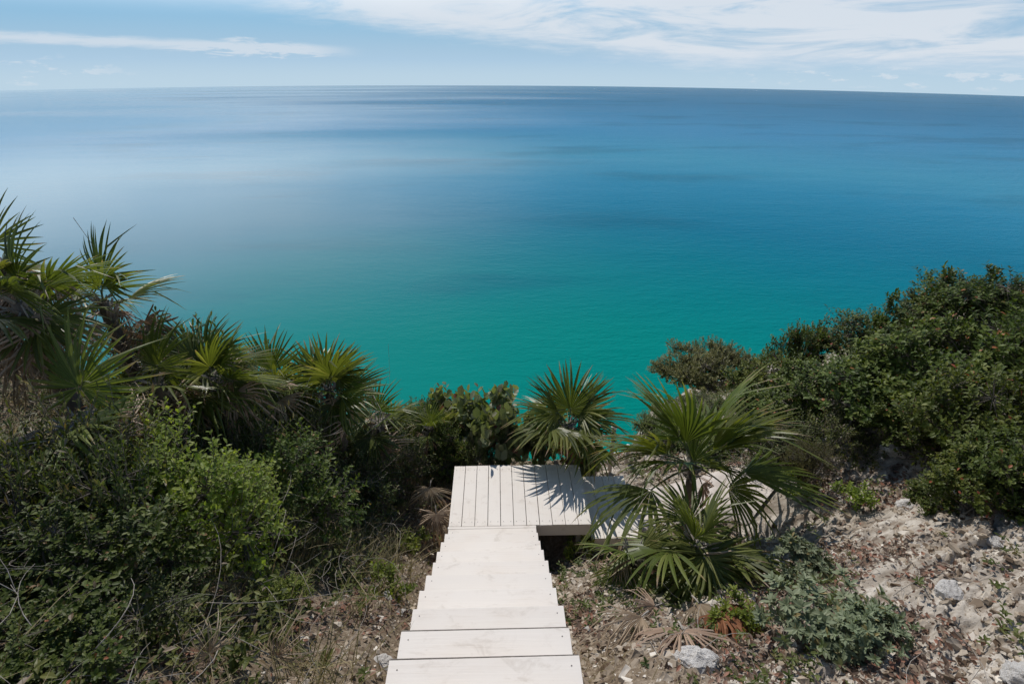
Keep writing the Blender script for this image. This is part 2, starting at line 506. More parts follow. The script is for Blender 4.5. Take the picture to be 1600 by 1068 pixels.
t.link(p.outputs[0], out.inputs[0]); M['ground'] = m

m, t, out = new_mat('pale_path')
pos = t.n('ShaderNodeNewGeometry').outputs['Position']
a = t.noise(pos, 7, 6, 0.65); b = t.noise(pos, 60, 4, 0.7)
col = t.ramp(a, [(0.3, (0.44, 0.385, 0.34)), (0.65, (0.60, 0.545, 0.50))])
col = t.mix(t.math('MULTIPLY', t.smooth(b, 0.6, 0.72), 0.5), col, (0.26, 0.21, 0.17))
bmp = t.n('ShaderNodeBump', inp={'Strength': 0.4, 'Distance': 0.01, 'Height': t.math('ADD', a, b)})
p = t.n('ShaderNodeBsdfPrincipled', inp={'Base Color': col, 'Roughness': 0.95, 'Specular IOR Level': 0.1, 'Normal': bmp.outputs[0]})
t.link(p.outputs[0], out.inputs[0]); M['path'] = m

m, t, out = new_mat('limestone_rock')
pos = t.n('ShaderNodeTexCoord').outputs['Object']
a = t.noise(pos, 9, 7, 0.7); b = t.noise(pos, 40, 4, 0.7)
oi = t.n('ShaderNodeObjectInfo').outputs['Random']
col = t.ramp(a, [(0.28, (0.28, 0.245, 0.205)), (0.38, (0.58, 0.54, 0.49)), (0.6, (0.78, 0.755, 0.72))])
col = t.mix(t.math('MULTIPLY', t.smooth(b, 0.62, 0.72), 0.5), col, (0.2, 0.17, 0.14))
bmp = t.n('ShaderNodeBump', inp={'Strength': 0.9, 'Distance': 0.02, 'Height': t.math('ADD', a, t.math('MULTIPLY', b, 0.4))})
p = t.n('ShaderNodeBsdfPrincipled', inp={'Base Color': col, 'Roughness': 0.95, 'Specular IOR Level': 0.1, 'Normal': bmp.outputs[0]})
t.link(p.outputs[0], out.inputs[0]); M['rock'] = m

m, t, out = new_mat('limestone_chips')
at = t.n('ShaderNodeAttribute', attribute_name='tint')
col = t.ramp(at.outputs['Fac'], [(0.0, (0.13, 0.09, 0.06)), (0.5, (0.38, 0.315, 0.24)), (1.0, (0.68, 0.625, 0.545))])
p = t.n('ShaderNodeBsdfPrincipled', inp={'Base Color': col, 'Roughness': 0.95, 'Specular IOR Level': 0.1})
t.link(p.outputs[0], out.inputs[0]); M['chips'] = m

# sea: clear turquoise over sand near the cliff, deep blue far out, ruffled and slick patches
m, t, out = new_mat('sea_water')
pos = t.n('ShaderNodeNewGeometry').outputs['Position']
sp = t.n('ShaderNodeSeparateXYZ', inp={0: pos})
X, Y = sp.outputs[0], sp.outputs[1]
r = t.math('SQRT', t.math('ADD', t.math('MULTIPLY', X, X), t.math('MULTIPLY', Y, Y)))
big = t.math('SUBTRACT', t.noise(pos, 0.016, 4, 0.5), 0.5)
lr = t.math('LOGARITHM', r, 10.0)                                       # 1.3 .. 3.1
lr = t.math('ADD', lr, t.math('MULTIPLY', big, 0.17))
f = t.math('MULTIPLY_ADD', lr, 1 / 1.8, -1.3 / 1.8, clamp=True)
body = t.ramp(f, [(0.05, (0.0, 0.215, 0.170)), (0.19, (0.0, 0.210, 0.190)), (0.27, (0.0, 0.180, 0.210)), (0.35, (0.0, 0.155, 0.245)), (0.42, (0.004, 0.190, 0.315)), (0.49, (0.025, 0.235, 0.360)),
                  (0.59, (0.025, 0.205, 0.370)), (0.72, (0.016, 0.155, 0.290)), (0.88, (0.022, 0.145, 0.255)), (1.0, (0.035, 0.165, 0.265))])
# darker sea-grass patches on the bottom
gr = t.noise(t.mapping(pos, (0.018, 0.045, 1), loc=(0.3, 0.15, 0)), 1.0, 4, 0.55)
body = t.mix(t.math('MULTIPLY', t.smooth(gr, 0.52, 0.68), 0.35), body, (0.0, 0.095, 0.150))
slick = t.noise(t.mapping(pos, (0.0035, 0.014, 1), rot=(0, 0, 0.12), loc=(4.2, 1.7, 0)), 1.0, 5, 0.55)
ruff = t.math('ADD', t.math('MULTIPLY', t.math('DIVIDE', X, r), 1.5), t.math('MULTIPLY', t.math('SUBTRACT', slick, 0.5), 1.6))
ruff = t.smooth(ruff, -0.95, 0.45)                                     # 0 slick, 1 ruffled
w1 = t.noise(t.mapping(pos, (0.55, 1.3, 1), rot=(0, 0, 0.25)), 1.0, 4, 0.55, 0.3)
w2 = t.noise(t.mapping(pos, (2.2, 4.5, 1), rot=(0, 0, -0.3)), 1.0, 4, 0.6, 0.3)
w3 = t.noise(t.mapping(pos, (0.06, 0.16, 1), rot=(0, 0, 0.1)), 1.0, 3, 0.5)
hgt = t.math('ADD', t.math('ADD', t.math('MULTIPLY', w1, 0.22), t.math('MULTIPLY', w2, 0.13)), t.math('MULTIPLY', w3, 0.5))
far = t.smooth(t.math('LOGARITHM', r, 10.0), 2.0, 2.8)
st = t.math('ADD', t.math('MULTIPLY_ADD', ruff, 0.42, 0.09), t.math('MULTIPLY', t.math('MULTIPLY', ruff, far), 1.1))
w4 = t.noise(t.mapping(pos, (5.0, 10.0, 1), rot=(0, 0, 0.2)), 1.0, 3, 0.6, 0.4)
hgd = t.math('ADD', hgt, t.math('MULTIPLY', w4, 0.07))
bmp = t.n('ShaderNodeBump', inp={'Strength': t.math('ADD', st, t.math('MULTIPLY_ADD', far, -0.35, 0.35)), 'Distance': 1.0, 'Height': hgd})
bmg = t.n('ShaderNodeBump', inp={'Strength': t.math('MULTIPLY', st, t.math('MULTIPLY_ADD', far, 0.62, 0.38)), 'Distance': 1.0, 'Height': hgt})
rough = t.math('MULTIPLY_ADD', ruff, 0.10, 0.03)
p = t.n('ShaderNodeBsdfPrincipled', inp={'Base Color': body, 'Roughness': rough, 'IOR': 1.333, 'Specular IOR Level': 0.3, 'Normal': bmg.outputs[0]})
# wind-ruffled water shows the sky less and its own colour more than slick water
dif = t.n('ShaderNodeBsdfDiffuse', inp={'Color': body, 'Normal': bmp.outputs[0]})
mx = t.n('ShaderNodeMixShader', inp={0: t.math('MULTIPLY_ADD', t.math('MULTIPLY', ruff, t.math('MULTIPLY_ADD', t.smooth(t.math('LOGARITHM', r, 10.0), 2.55, 3.05), -0.25, 1.0)), -0.70, 1.0), 1: dif.outputs[0], 2: p.outputs[0]})
t.link(mx.outputs[0], out.inputs[0]); M['sea'] = m

# ------------------------------------------------------------------ sea
mb = MB()
rr = np.concatenate([[2.0], np.geomspace(8, 2600, 150)])
na = 360
th = np.arange(na) * 2 * np.pi / na
V = np.stack([rr[:, None] * np.cos(th), rr[:, None] * np.sin(th), np.repeat((SEA_Z - rr ** 2 / (2 * EARTH))[:, None], na, 1)], -1).reshape(-1, 3)
i = np.arange(len(rr) - 1)[:, None] * na; j = np.arange(na)[None]; j2 = (j + 1) % na
mb.add(V, None, np.stack([i + j, i + na + j, i + na + j2, i + j2], -1).reshape(-1, 4))
tag(mb.build('sea', M['sea'], smooth=True), kind='structure')

# ------------------------------------------------------------------ ground
def spaced(lo, hi, a, b, fine, coarse):
    xs = list(np.arange(a, b, fine))
    s, x = fine, b
    while x < hi:
        xs.append(x); s = min(s * 1.12, coarse); x += s
    xs.append(hi)
    s, x = fine, a
    while x > lo:
        s = min(s * 1.12, coarse); x -= s
        xs.insert(0, max(x, lo))
    return np.array(xs)


gx = np.concatenate([spaced(-32, 0.4, -2.6, 0.4, 0.034, 1.0)[:-1], spaced(0.4, 32, 0.4, 5.2, 0.018, 1.0)])
gy = spaced(-14, 22, 1.1, 6.4, 0.020, 0.6)
GX, GY = np.meshgrid(gx, gy)
GZ = terrain(GX, GY)
mb = MB()
nx, ny = len(gx), len(gy)
idx = np.arange(nx * ny).reshape(ny, nx)
mb.add(np.stack([GX, GY, GZ], -1).reshape(-1, 3), None,
       np.stack([idx[:-1, :-1], idx[:-1, 1:], idx[1:, 1:], idx[1:, :-1]], -1).reshape(-1, 4))
tag(mb.build('ground', M['ground'], smooth=True), kind='structure')

# pale path that leads off the lower boards
mb = MB()
u = np.linspace(0, 1, 60)
seg = np.concatenate([[0], np.cumsum(np.hypot(*np.diff(PATH, axis=0).T))])
cx = np.interp(u * seg[-1], seg, PATH[:, 0]); cy = np.interp(u * seg[-1], seg, PATH[:, 1])
for _ in range(6):
    cx[1:-1] = (cx[:-2] + cx[2:]) / 2; cy[1:-1] = (cy[:-2] + cy[2:]) / 2
tx, ty = np.gradient(cx), np.gradient(cy); tl = np.hypot(tx, ty)
wv = np.linspace(-1, 1, 25)
half = 0.36 + 0.14 * fbm(u * 9, u * 0, 77, 3)
PX = cx[:, None] - (ty / tl)[:, None] * wv * half[:, None]
PY = cy[:, None] + (tx / tl)[:, None] * wv * half[:, None]
PZ = terrain(PX, PY) + 0.035 * (1 - np.abs(wv) ** 3)[None] + 0.004
idx = np.arange(PX.size).reshape(PX.shape)
mb.add(np.stack([PX, PY, PZ], -1).reshape(-1, 3), None, np.stack([idx[:-1, :-1], idx[1:, :-1], idx[1:, 1:], idx[:-1, 1:]], -1).reshape(-1, 4))
tag(mb.build('path', M['path'], smooth=True), kind='structure')

# ------------------------------------------------------------------ wooden stairs and landing
rs = np.random.default_rng(5)


def bevel_box(mb, x0, x1, y0, y1, z0, z1, b=0.004, T=None, rot=0.0):
    """box with a chamfered top edge, slightly turned in plan"""
    L = [(x0, y0, z0), (x1, y0, z0), (x1, y1, z0), (x0, y1, z0), (x0, y0, z1 - b), (x1, y0, z1 - b), (x1, y1, z1 - b), (x0, y1, z1 - b),
         (x0 + b, y0 + b, z1), (x1 - b, y0 + b, z1), (x1 - b, y1 - b, z1), (x0 + b, y1 - b, z1)]
    V = np.array(L)
    c = np.array([(x0 + x1) / 2, (y0 + y1) / 2])
    d = V[:, :2] - c
    V[:, :2] = c + np.stack([d[:, 0] * math.cos(rot) - d[:, 1] * math.sin(rot), d[:, 0] * math.sin(rot) + d[:, 1] * math.cos(rot)], -1)
    F = [(0, 3, 2, 1)]
    for k in range(4):
        k2 = (k + 1) % 4
        F += [(k, k2, 4 + k2, 4 + k), (4 + k, 4 + k2, 8 + k2, 8 + k)]
    F.append((8, 9, 10, 11))
    mb.add(V, None, F, T)


def screws(mb, pts):
    for x, y, z in pts:
        th = np.arange(7) * 2 * np.pi / 7
        ring = np.stack([x + 0.0042 * np.cos(th), y + 0.0042 * np.sin(th), np.full(7, z + 0.0012)], -1)
        mb.add(np.vstack([ring, [(x, y, z + 0.0016)]]), [(k, (k + 1) % 7, 7) for k in range(7)])


stairs = tag(empty('wooden_staircase', (0, LY, 0)), 'straight flight of white painted board steps going down to the landing', 'stairs')
NT_ = 15
for n in range(NT_):
    y1 = -RUN * n
    y0 = y1 - RUN - (0.012 if n else 0.0)
    z = RISE * n
    if n == 0:
        y1 -= 0.034
    mb = MB()
    jx = rs.uniform(-0.006, 0.006); ro = rs.uniform(-0.004, 0.004)
    bevel_box(mb, SX0 + jx, SX1 + jx, y0, y1, z - 0.04, z, 0.0015, rs.uniform(0, 1), ro)
    sb = MB()
    screws(sb, [(SX0 + jx + 0.045 + e * 0.84, y1 - 0.05 - q * 0.17, z) for e in (0, 1) for q in (0, 1)])
    mb.build('tread', M['tread'], stairs, second=(sb, M['screw']))
    if n in (8, 9, 10):  # thin dark strip added along the far edge of these treads
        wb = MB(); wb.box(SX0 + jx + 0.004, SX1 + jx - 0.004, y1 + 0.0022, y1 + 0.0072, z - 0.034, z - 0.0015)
        wb.build('dark_edge_strip', M['bark'], stairs).rotation_euler = (0, 0, 0)
    if n:
        mb = MB()
        mb.box(SX0 + 0.045, SX1 - 0.045, y1 - 0.042, y1 - 0.022, z - RISE + 0.002, z - 0.042, rs.uniform(0, 1))
        mb.build('riser', M['tread'], stairs)
mb = MB()
mb.box(SX0 - 0.004, SX1 + 0.004, -0.032, -0.002, -0.038, 0.001, 0.3)
mb.build('threshold_strip', M['tread'], stairs)
for xs in (SX0 + 0.01, SX1 - 0.05):
    mb = MB()
    s = RISE / RUN
    ya, yb = -0.05, -RUN * NT_
    za = -0.06
    V = []
    for x in (xs, xs + 0.04):
        V += [(x, ya, za - s * ya - 0.02 - 0.06), (x, yb, za - s * yb - 0.08), (x, yb, za - s * yb - 0.32), (x, ya, za - s * ya - 0.32)]
    mb.add(V, None, [(0, 1, 2, 3), (7, 6, 5, 4), (0, 4, 5, 1), (1, 5, 6, 2), (2, 6, 7, 3), (3, 7, 4, 0)])
    mb.build('stringer', M['tread'], stairs)

landing = tag(empty('deck_landing', (0, LY, 0)), 'white plank landing at the foot of the stairs with palm shadow across it', 'deck')
mb = MB(); sb = MB()
pw = (DX1 - SX0) / 11
for k in range(11):
    g = rs.uniform(0.005, 0.009)
    bevel_box(mb, SX0 + k * pw + g / 2, SX0 + (k + 1) * pw - g / 2, 0.002 + rs.uniform(0, 0.004), DY1 - LY + rs.uniform(-0.006, 0.006), -0.032, rs.uniform(-0.001, 0.001), 0.0004, rs.uniform(0, 1))
    screws(sb, [(SX0 + (k + 0.5 + q) * pw, yy, 0.002) for q in (-0.28, 0.28) for yy in (0.06, 0.9)])
mb.build('deck_boards', M['deck'], landing, second=(sb, M['screw']))
mb = MB(); mb.box(SX1 + 0.006, DX1 - 0.002, 0.012, 0.05, -0.165, -0.034, 0.2); mb.build('fascia_board', M['tread'], landing)
mb = MB(); mb.box(DX1 - 0.042, DX1 - 0.004, 0.052, DY1 - LY - 0.02, -0.165, -0.034, 0.2); mb.build('side_board', M['deck'], landing)
mb = MB(); mb.box(SX0 + 0.004, SX0 + 0.042, 0.01, DY1 - LY - 0.02, -0.165, -0.034, 0.2); mb.build('side_board', M['deck'], landing)
mb = MB(); mb.box(SX0 + 0.046, DX1 - 0.046, DY1 - LY - 0.06, DY1 - LY - 0.022, -0.165, -0.034, 0.2); mb.build('joist', M['tread'], landing)
for x in (SX0 + 0.09, 0.25, DX1 - 0.1):
    for y in (0.1, 0.86):
        mb = MB(); mb.box(x - 0.045, x + 0.045, y - 0.045, y + 0.045, gz(x, LY + y) - LY * 0 - 0.15, -0.035)
        mb.build('support_post', M['post'], landing)

lower = tag(empty('lower_step', (DX1, LY, -0.2)), 'shaded white plank step one level below the landing, beside the palm', 'deck')
mb = MB(); sb = MB()
for k in range(4):
    x0 = 0.012 + k * pw
    bevel_box(mb, x0 + 0.003, x0 + pw - 0.003, -0.01, DY1 - LY + 0.01, -0.032, rs.uniform(-0.001, 0.001), 0.0004, rs.uniform(0, 1))
    screws(sb, [(x0 + pw * q, yy, 0.002) for q in (0.25, 0.75) for yy in (0.07, 0.9)])
mb.build('deck_boards', M['deck'], lower, second=(sb, M['screw']))
mb = MB(); mb.box(0.015, 0.012 + 4 * pw, 0.0, 0.036, -0.17, -0.034, 0.2); mb.build('fascia_board', M['tread'], lower)
mb = MB(); mb.box(4 * pw - 0.03, 4 * pw + 0.008, 0.04, DY1 - LY, -0.20, -0.034, 0.2); mb.build('side_board', M['deck'], lower)

# ------------------------------------------------------------------ plants: building blocks
def leaves(mb, P, D, N, L, Wd, fold=0.25, droop=0.15, shape=(0.8, 1.0), T=None, lo=False):
    """many leaves at once. P base, D direction, N upper side, L length, Wd full width"""
    P = np.asarray(P, float); n = len(P)
    if n == 0: return
    D = norm(D); S = norm(np.cross(D, N)); N = np.cross(S, D)
    L = (np.zeros(n) + L)[:, None]; h = (np.zeros(n) + Wd)[:, None] / 2
    T = np.zeros(n) + (0.5 if T is None else T)
    if lo:
        c = P + D * L * 0.5 - N * L * droop * 0.25
        V = np.stack([P, c + S * h + N * h * fold, c - S * h + N * h * fold, P + D * L - N * L * droop], 1).reshape(-1, 3)
        b = np.arange(n)[:, None] * 4
        F = np.concatenate([b + np.array([[0, 1, 3]]), b + np.array([[0, 3, 2]])])
        mb.add(V, F, None, np.repeat(T, 4))
        return
    a1, a2 = 0.28, 0.66
    c1 = P + D * L * a1 - N * L * droop * a1 ** 2
    c2 = P + D * L * a2 - N * L * droop * a2 ** 2
    V = np.stack([P, c1 + S * h * shape[0] + N * h * fold, c1, c1 - S * h * shape[0] + N * h * fold,
                  c2 + S * h * shape[1] + N * h * fold, c2, c2 - S * h * shape[1] + N * h * fold, P + D * L - N * L * droop], 1).reshape(-1, 3)
    b = np.arange(n)[:, None] * 8
    F3 = np.concatenate([b + np.array([q]) for q in ((0, 2, 1), (0, 3, 2), (4, 5, 7), (5, 6, 7))])
    F4 = np.concatenate([b + np.array([q]) for q in ((1, 2, 5, 4), (2, 3, 6, 5))])
    mb.add(V, F3, F4, np.repeat(T, 8))


def fan_mesh(seed, L=0.58, nl=34, spread=2.55, droop=0.18, cup=0.12, bend=0.35, fold=0.5, split=0.42, dead=False, ragged=0.05):
    """a fan leaf: hub at the origin, middle leaflet along +X, upper side +Z"""
    g = np.random.default_rng(seed)
    mb = MB()
    th = np.linspace(-spread, spread, nl) + g.normal(0, 0.012, nl)
    dth = 2 * spread / (nl - 1)
    ts = np.array([0.03, 0.22, split, 0.58, 0.74, 0.88, 1.0])
    wr = np.interp(ts, [0, split, split + 0.14, 0.76, 0.88, 1.0], [0, 1, 1.0, 0.78, 0.45, 0.02])
    for i in range(nl):
        if g.random() < 0.05: continue
        l = L * (0.70 + 0.30 * math.cos(th[i] * 0.62)) * g.uniform(0.90, 1.05)
        if g.random() < ragged: l *= g.uniform(0.6, 0.85)
        r = ts * l
        base = np.where(ts <= split, r * math.tan(dth / 2) * 1.04, split * l * math.tan(dth / 2) * 1.04)
        hw = base * wr / np.where(ts <= split, np.maximum(wr, 1e-6), 1) if False else np.where(ts <= split, base, split * l * math.tan(dth / 2) * 1.04 * wr)
        hw = np.maximum(hw, 0.0006)
        dr = droop * g.uniform(0.4, 1.7) + (0.8 * max(0, g.normal(-0.9, 0.7)) if not dead else g.uniform(0.1, 0.8))
        kink = g.uniform(0.5, 1.3) if g.random() < (0.16 if not dead else 0.4) else 0.0
        tip = g.uniform(0.2, 0.6) if g.random() < 0.45 else 0.05
        tw = g.normal(0, 0.10 if not dead else 0.5)
        z = l * (cup * ts * (1 - 0.6 * ts) - dr * np.maximum(ts - 0.35, 0) ** 2 * 1.7 - 0.05 * abs(th[i]) * ts - kink * np.maximum(ts - 0.55, 0) * 0.9)
        rad = r * (1 - 0.25 * dr * np.maximum(ts - 0.35, 0) ** 2)
        ang = th[i] + tw * np.maximum(ts - 0.4, 0)
        C = np.stack([rad * np.cos(ang), rad * np.sin(ang), z], -1)
        S = np.stack([-np.sin(ang), np.cos(ang), np.zeros(7)], -1)
        up_ = np.array([0, 0, 1.0])
        f = hw * fold * (1 if i % 2 else 1)
        V = np.stack([C + S * hw[:, None] - up_ * f[:, None] * 0.5, C + up_ * f[:, None] * 0.5, C - S * hw[:, None] - up_ * f[:, None] * 0.5], 1).reshape(-1, 3)
        k = np.arange(6)[:, None] * 3
        F = np.concatenate([k + np.array([[0, 3, 4, 1]]), k + np.array([[1, 4, 5, 2]])])
        tt = np.clip(g.normal(0.42, 0.13) + 0.10 * ts + np.where(ts > 0.85, tip, 0), 0, 1)
        mb.add(V, None, F, np.repeat(tt, 3))
    # bend the whole blade back towards its tip
    A = np.vstack(mb.V)
    x = np.maximum(A[:, 0], 0)
    A[:, 2] -= bend * x ** 2 / max(L, 0.1) * 0.6
    k = 0
    for q in range(len(mb.V)):
        n = len(mb.V[q]); mb.V[q] = A[k:k + n]; k += n
    return mb


def petiole_mesh(length, r=0.0075):
    mb = MB()
    s = np.linspace(0, 1, 6)
    mb.tube(np.stack([-length * (1 - s), 0 * s, 0.05 * length * np.sin(s * np.pi)], -1), r * (1.4 - 0.6 * s), 5, 0.5)
    return mb


FAN = {'green': [fan_mesh(100 + k, [0.60, 0.60, 0.60, 0.60, 0.60, 0.60, 0.66, 0.66, 0.64, 0.60, 0.74, 0.74][k], [33, 36, 30, 36, 38, 34, 23, 20, 25, 34, 16, 18][k], [2.2, 2.4, 2.0, 2.5, 2.3, 2.1, 1.25, 1.0, 1.45, 2.9, 0.95, 1.2][k],
                          [0.05, 0.12, 0.08, 0.20, 0.04, 0.14, 0.05, 0.10, 0.07, 0.10, 0.05, 0.16][k], 0.16, [0.10, 0.3, 0.2, 0.45, 0.12, 0.35, 0.1, 0.2, 0.3, 0.15, 0.15, 0.3][k], 0.6,
                          [0.40, 0.44, 0.36, 0.40, 0.42, 0.38, 0.40, 0.36, 0.40, 0.30, 0.36, 0.34][k]).mesh('frond', M['palm'], False) for k in range(12)],
       'dead': [fan_mesh(200 + k, 0.55, 26, [1.6, 2.1, 1.2, 1.9][k], [0.5, 0.5, 0.5, 0.22][k], [0.02, 0.02, 0.02, 0.10][k], [0.7, 0.7, 0.7, 0.15][k], 1.1, [0.36, 0.30, 0.30, 0.22][k], True, 0.45).mesh('frond', M['dead'], False) for k in range(4)],
       'rust': [fan_mesh(300 + k, 0.55, 28, [1.4, 1.9][k], 0.4, 0.02, 0.7, 0.8, 0.42, True, 0.2).mesh('frond', M['rust'], False) for k in range(2)]}
PET = {q: petiole_mesh(q).mesh('petiole', M['petiole'], True) for q in (0.12, 0.25, 0.4, 0.55)}
PETD = {q: petiole_mesh(q).mesh('petiole', M['dry_stem'], True) for q in (0.12, 0.25, 0.4, 0.55)}


def frond(parent, origin, dirv, pet=0.4, scale=1.0, kind='green', var=0, roll=0.0, hub_drop=0.0):
    """one fan on its stalk; origin = where the stalk leaves the trunk, in the thing's own frame"""
    X = norm(np.array(dirv, float))
    u_ = np.array([0, 0, 1.0])
    Z = u_ - X * (u_ @ X)
    if np.linalg.norm(Z) < 0.05: Z = np.array([0, 1.0, 0])
    Z = norm(Z)
    Yv = np.cross(Z, X)
    c, s = math.cos(roll), math.sin(roll)
    Y2 = Yv * c + Z * s; Z2 = -Yv * s + Z * c
    pl = min(PET, key=lambda q: abs(q - pet))
    hub = np.array(origin) + X * pl * scale
    M4 = Matrix(((X[0], Y2[0], Z2[0], hub[0]), (X[1], Y2[1], Z2[1], hub[1]), (X[2], Y2[2], Z2[2], hub[2]), (0, 0, 0, 1)))
    o = bpy.data.objects.new('frond', FAN[kind][var % len(FAN[kind])])
    COL.objects.link(o); o.parent = parent
    o.matrix_local = M4 @ Matrix.Diagonal((scale, scale, scale, 1))
    p_ = bpy.data.objects.new('petiole', (PET if kind == 'green' else PETD)[pl])
    COL.objects.link(p_); p_.parent = o
    return o


def palm(crown, base, label, seed, fronds=None, n=13, size=1.0, dead=4, r=0.05, group='thatch palms on the slope', elmin=-0.2, elmax=1.35, petl=0.27, rustn=0, azs=None):
    g = np.random.default_rng(seed)
    crown = np.array(crown, float); base = np.array(base, float)
    root = tag(empty('thatch_palm', base), label, 'palm', group)
    c = crown - base
    H = np.linalg.norm(c)
    mb = MB()
    s = np.linspace(0, 1, 22)
    P = s[:, None] * c + np.stack([0.05 * np.sin(s * 3.1) * H, 0.03 * np.sin(s * 2) * H, -0.12 * (1 - s)], -1) * (1 - s[:, None]) * np.array([1, 1, 1])
    R = r * (1.15 - 0.3 * s) * (1 + 0.12 * np.sin(s * 70) + g.normal(0, 0.05, 22))
    mb.tube(P, R, 9, 0.5)
    mb.build('trunk', M['trunk'], root, True)
    # leaf-base boots and fibres under the crown
    mb = MB()
    for k in range(26):
        a = g.uniform(0, 2 * np.pi); zz = g.uniform(-0.22, 0.03) * min(1, H)
        o0 = c + np.array([math.cos(a) * r * 0.8, math.sin(a) * r * 0.8, zz])
        d0 = np.array([math.cos(a), math.sin(a), g.uniform(0.3, 1.3)])
        mb.tube(np.stack([o0, o0 + norm(d0) * 0.05, o0 + norm(d0 + [0, 0, .3]) * g.uniform(0.09, 0.16)]), np.array([0.013, 0.010, 0.004]), 4, 0.5)
    mb.build('leaf_bases', M['dry_stem'], root)
    if fronds is None:
        fronds = []
        for k in range(n):
            q = k / max(1, n - 1)
            a = (k * 2.39996 + g.uniform(-0.3, 0.3)) if azs is None else azs[k % len(azs)] + g.uniform(-0.25, 0.25)
            e = elmax + (elmin - elmax) * q ** 0.9 + g.uniform(-0.15, 0.15)
            fronds.append(((math.sin(a) * math.cos(e), math.cos(a) * math.cos(e), math.sin(e)), petl * g.uniform(0.7, 1.2), g.uniform(0.85, 1.12), 'green', int(g.integers(0, 9)), g.normal(0, 0.4)))
    for k in range(dead):
        a = g.uniform(0, 2 * np.pi); e = g.uniform(-1.25, -0.15)
        fronds.append(((math.sin(a) * math.cos(e), math.cos(a) * math.cos(e), math.sin(e)), g.choice([0.25, 0.4]), g.uniform(0.75, 1.0), 'dead', int(g.integers(0, 3)), g.normal(0, 0.6)))
    for k in range(rustn):
        a = g.uniform(0, 2 * np.pi); e = g.uniform(-1.2, -0.6)
        fronds.append(((math.sin(a) * math.cos(e), math.cos(a) * math.cos(e), math.sin(e)), g.choice([0.25, 0.4]), g.uniform(0.8, 1.0), 'rust', int(g.integers(0, 2)), g.normal(0, 0.5)))
    for d0, pl, sc, kind, var, roll in fronds:
        frond(root, c + np.array([0, 0, g.uniform(-0.08, 0.02)]), d0, pl, sc * size, kind, var, roll)
    return root


def cdir(a, b, c):
    """direction from parts along the view: a to its right, b up, c towards the viewer"""
    return rt * a + np.array([0, 0, 1.0]) * b + np.array([-math.sin(YAW), -math.cos(YAW), 0]) * c


# ------------------------------------------------------------------ palms
# tall palm right of the landing
cA = at_dist(1082, 722, 4.72)
bA = ground_at(1085, 905); bA = np.array([cA[0] + 0.02, cA[1] - 0.02, gz(cA[0] + 0.02, cA[1] - 0.02)])
frA = [(cdir(-0.9, 0.35, -0.15), 0.25, 1.0, 'green', 11, 0.9), (cdir(-1.0, -0.20, 0.5), 0.4, 1.12, 'green', 11, 0.4), (cdir(-0.9, 0.10, -0.3), 0.25, 0.95, 'green', 10, 0.7),
       (cdir(-0.35, 1.0, -0.1), 0.25, 1.0, 'green', 10, 0.9), (cdir(0.42, 1.0, -0.1), 0.25, 1.10, 'green', 10, -0.9),
       (cdir(0.95, 0.62, -0.15), 0.25, 1.10, 'green', 11, -0.7), (cdir(1.0, -0.05, 0.1), 0.4, 1.12, 'green', 10, -0.2),
       (cdir(0.85, -0.45, 0.35), 0.4, 0.9, 'green', 11, 0.1), (cdir(-0.6, 0.85, -0.3), 0.25, 0.95, 'green', 10, 0.6),
       (cdir(0.8, 0.40, -0.5), 0.25, 1.05, 'green', 10, -0.4), (cdir(-0.8, 0.25, 0.3), 0.12, 0.9, 'green', 11, 0.6),
       (cdir(0.05, 1.0, 0.1), 0.12, 0.7, 'green', 7, 1.6), (cdir(0.55, 0.2, 0.4), 0.12, 0.7, 'green', 11, -0.8),
       (cdir(-0.05, 0.85, -0.5), 0.25, 0.8, 'green', 8, 0.2), (cdir(0.7, 0.8, 0.05), 0.25, 0.95, 'green', 10, -1.0), (cdir(0.5, -0.85, 0.3), 0.25, 0.8, 'dead', 2, 0.3)]
palm(cA, bA, 'taller thatch palm right of the landing, its fans reaching over the boards', 11, frA, dead=0, r=0.042, size=1.15)
# low palm in front of it
cB = at_dist(1090, 846, 3.68)
bB = np.array([cB[0], cB[1], gz(cB[0], cB[1])])
frB = [(cdir(0.05, -0.45, 0.85), 0.12, 1.12, 'green', 9, 0.0), (cdir(-0.25, -0.35, 0.9), 0.12, 0.95, 'green', 9, 0.3), (cdir(0.35, -0.25, 0.85), 0.12, 0.9, 'green', 9, -0.3),
       (cdir(-0.95, 0.12, 0.3), 0.25, 0.9, 'green', 8, 0.5), (cdir(0.95, 0.08, 0.3), 0.25, 0.9, 'green', 8, -0.5),
       (cdir(-0.55, -0.55, 0.75), 0.25, 0.85, 'green', 7, 0.4), (cdir(0.45, -0.6, 0.75), 0.25, 0.85, 'green', 6, -0.3), (cdir(-0.05, -0.75, 0.75), 0.25, 0.9, 'green', 7, 0.0),
       (cdir(-0.3, 0.9, -0.1), 0.12, 0.75, 'green', 7, 0.6), (cdir(0.35, 0.9, -0.1), 0.12, 0.75, 'green', 6, -0.6), (cdir(0.0, 0.3, -0.95), 0.25, 0.8, 'green', 5, 0.0),
       (cdir(0.3, -0.85, 0.5), 0.25, 0.95, 'rust', 0, 0.1), (cdir(0.6, -0.75, 0.4), 0.25, 0.9, 'rust', 1, -0.2), (cdir(0.0, -0.9, 0.45), 0.12, 0.95, 'rust', 1, 0.2), (cdir(-0.4, -0.85, 0.4), 0.12, 0.85, 'dead', 1, 0.2), (cdir(-0.15, -0.8, 0.6), 0.25, 0.95, 'dead', 2, 0.1), (cdir(-0.6, -0.7, 0.5), 0.25, 0.9, 'dead', 0, 0.2), (cdir(0.15, -0.75, 0.7), 0.25, 0.9, 'rust', 0, -0.1)]
palm(cB, bB, 'low dark palm in front of the taller one, rusty dead fans at its foot', 12, frB, dead=1, r=0.06, size=1.15)
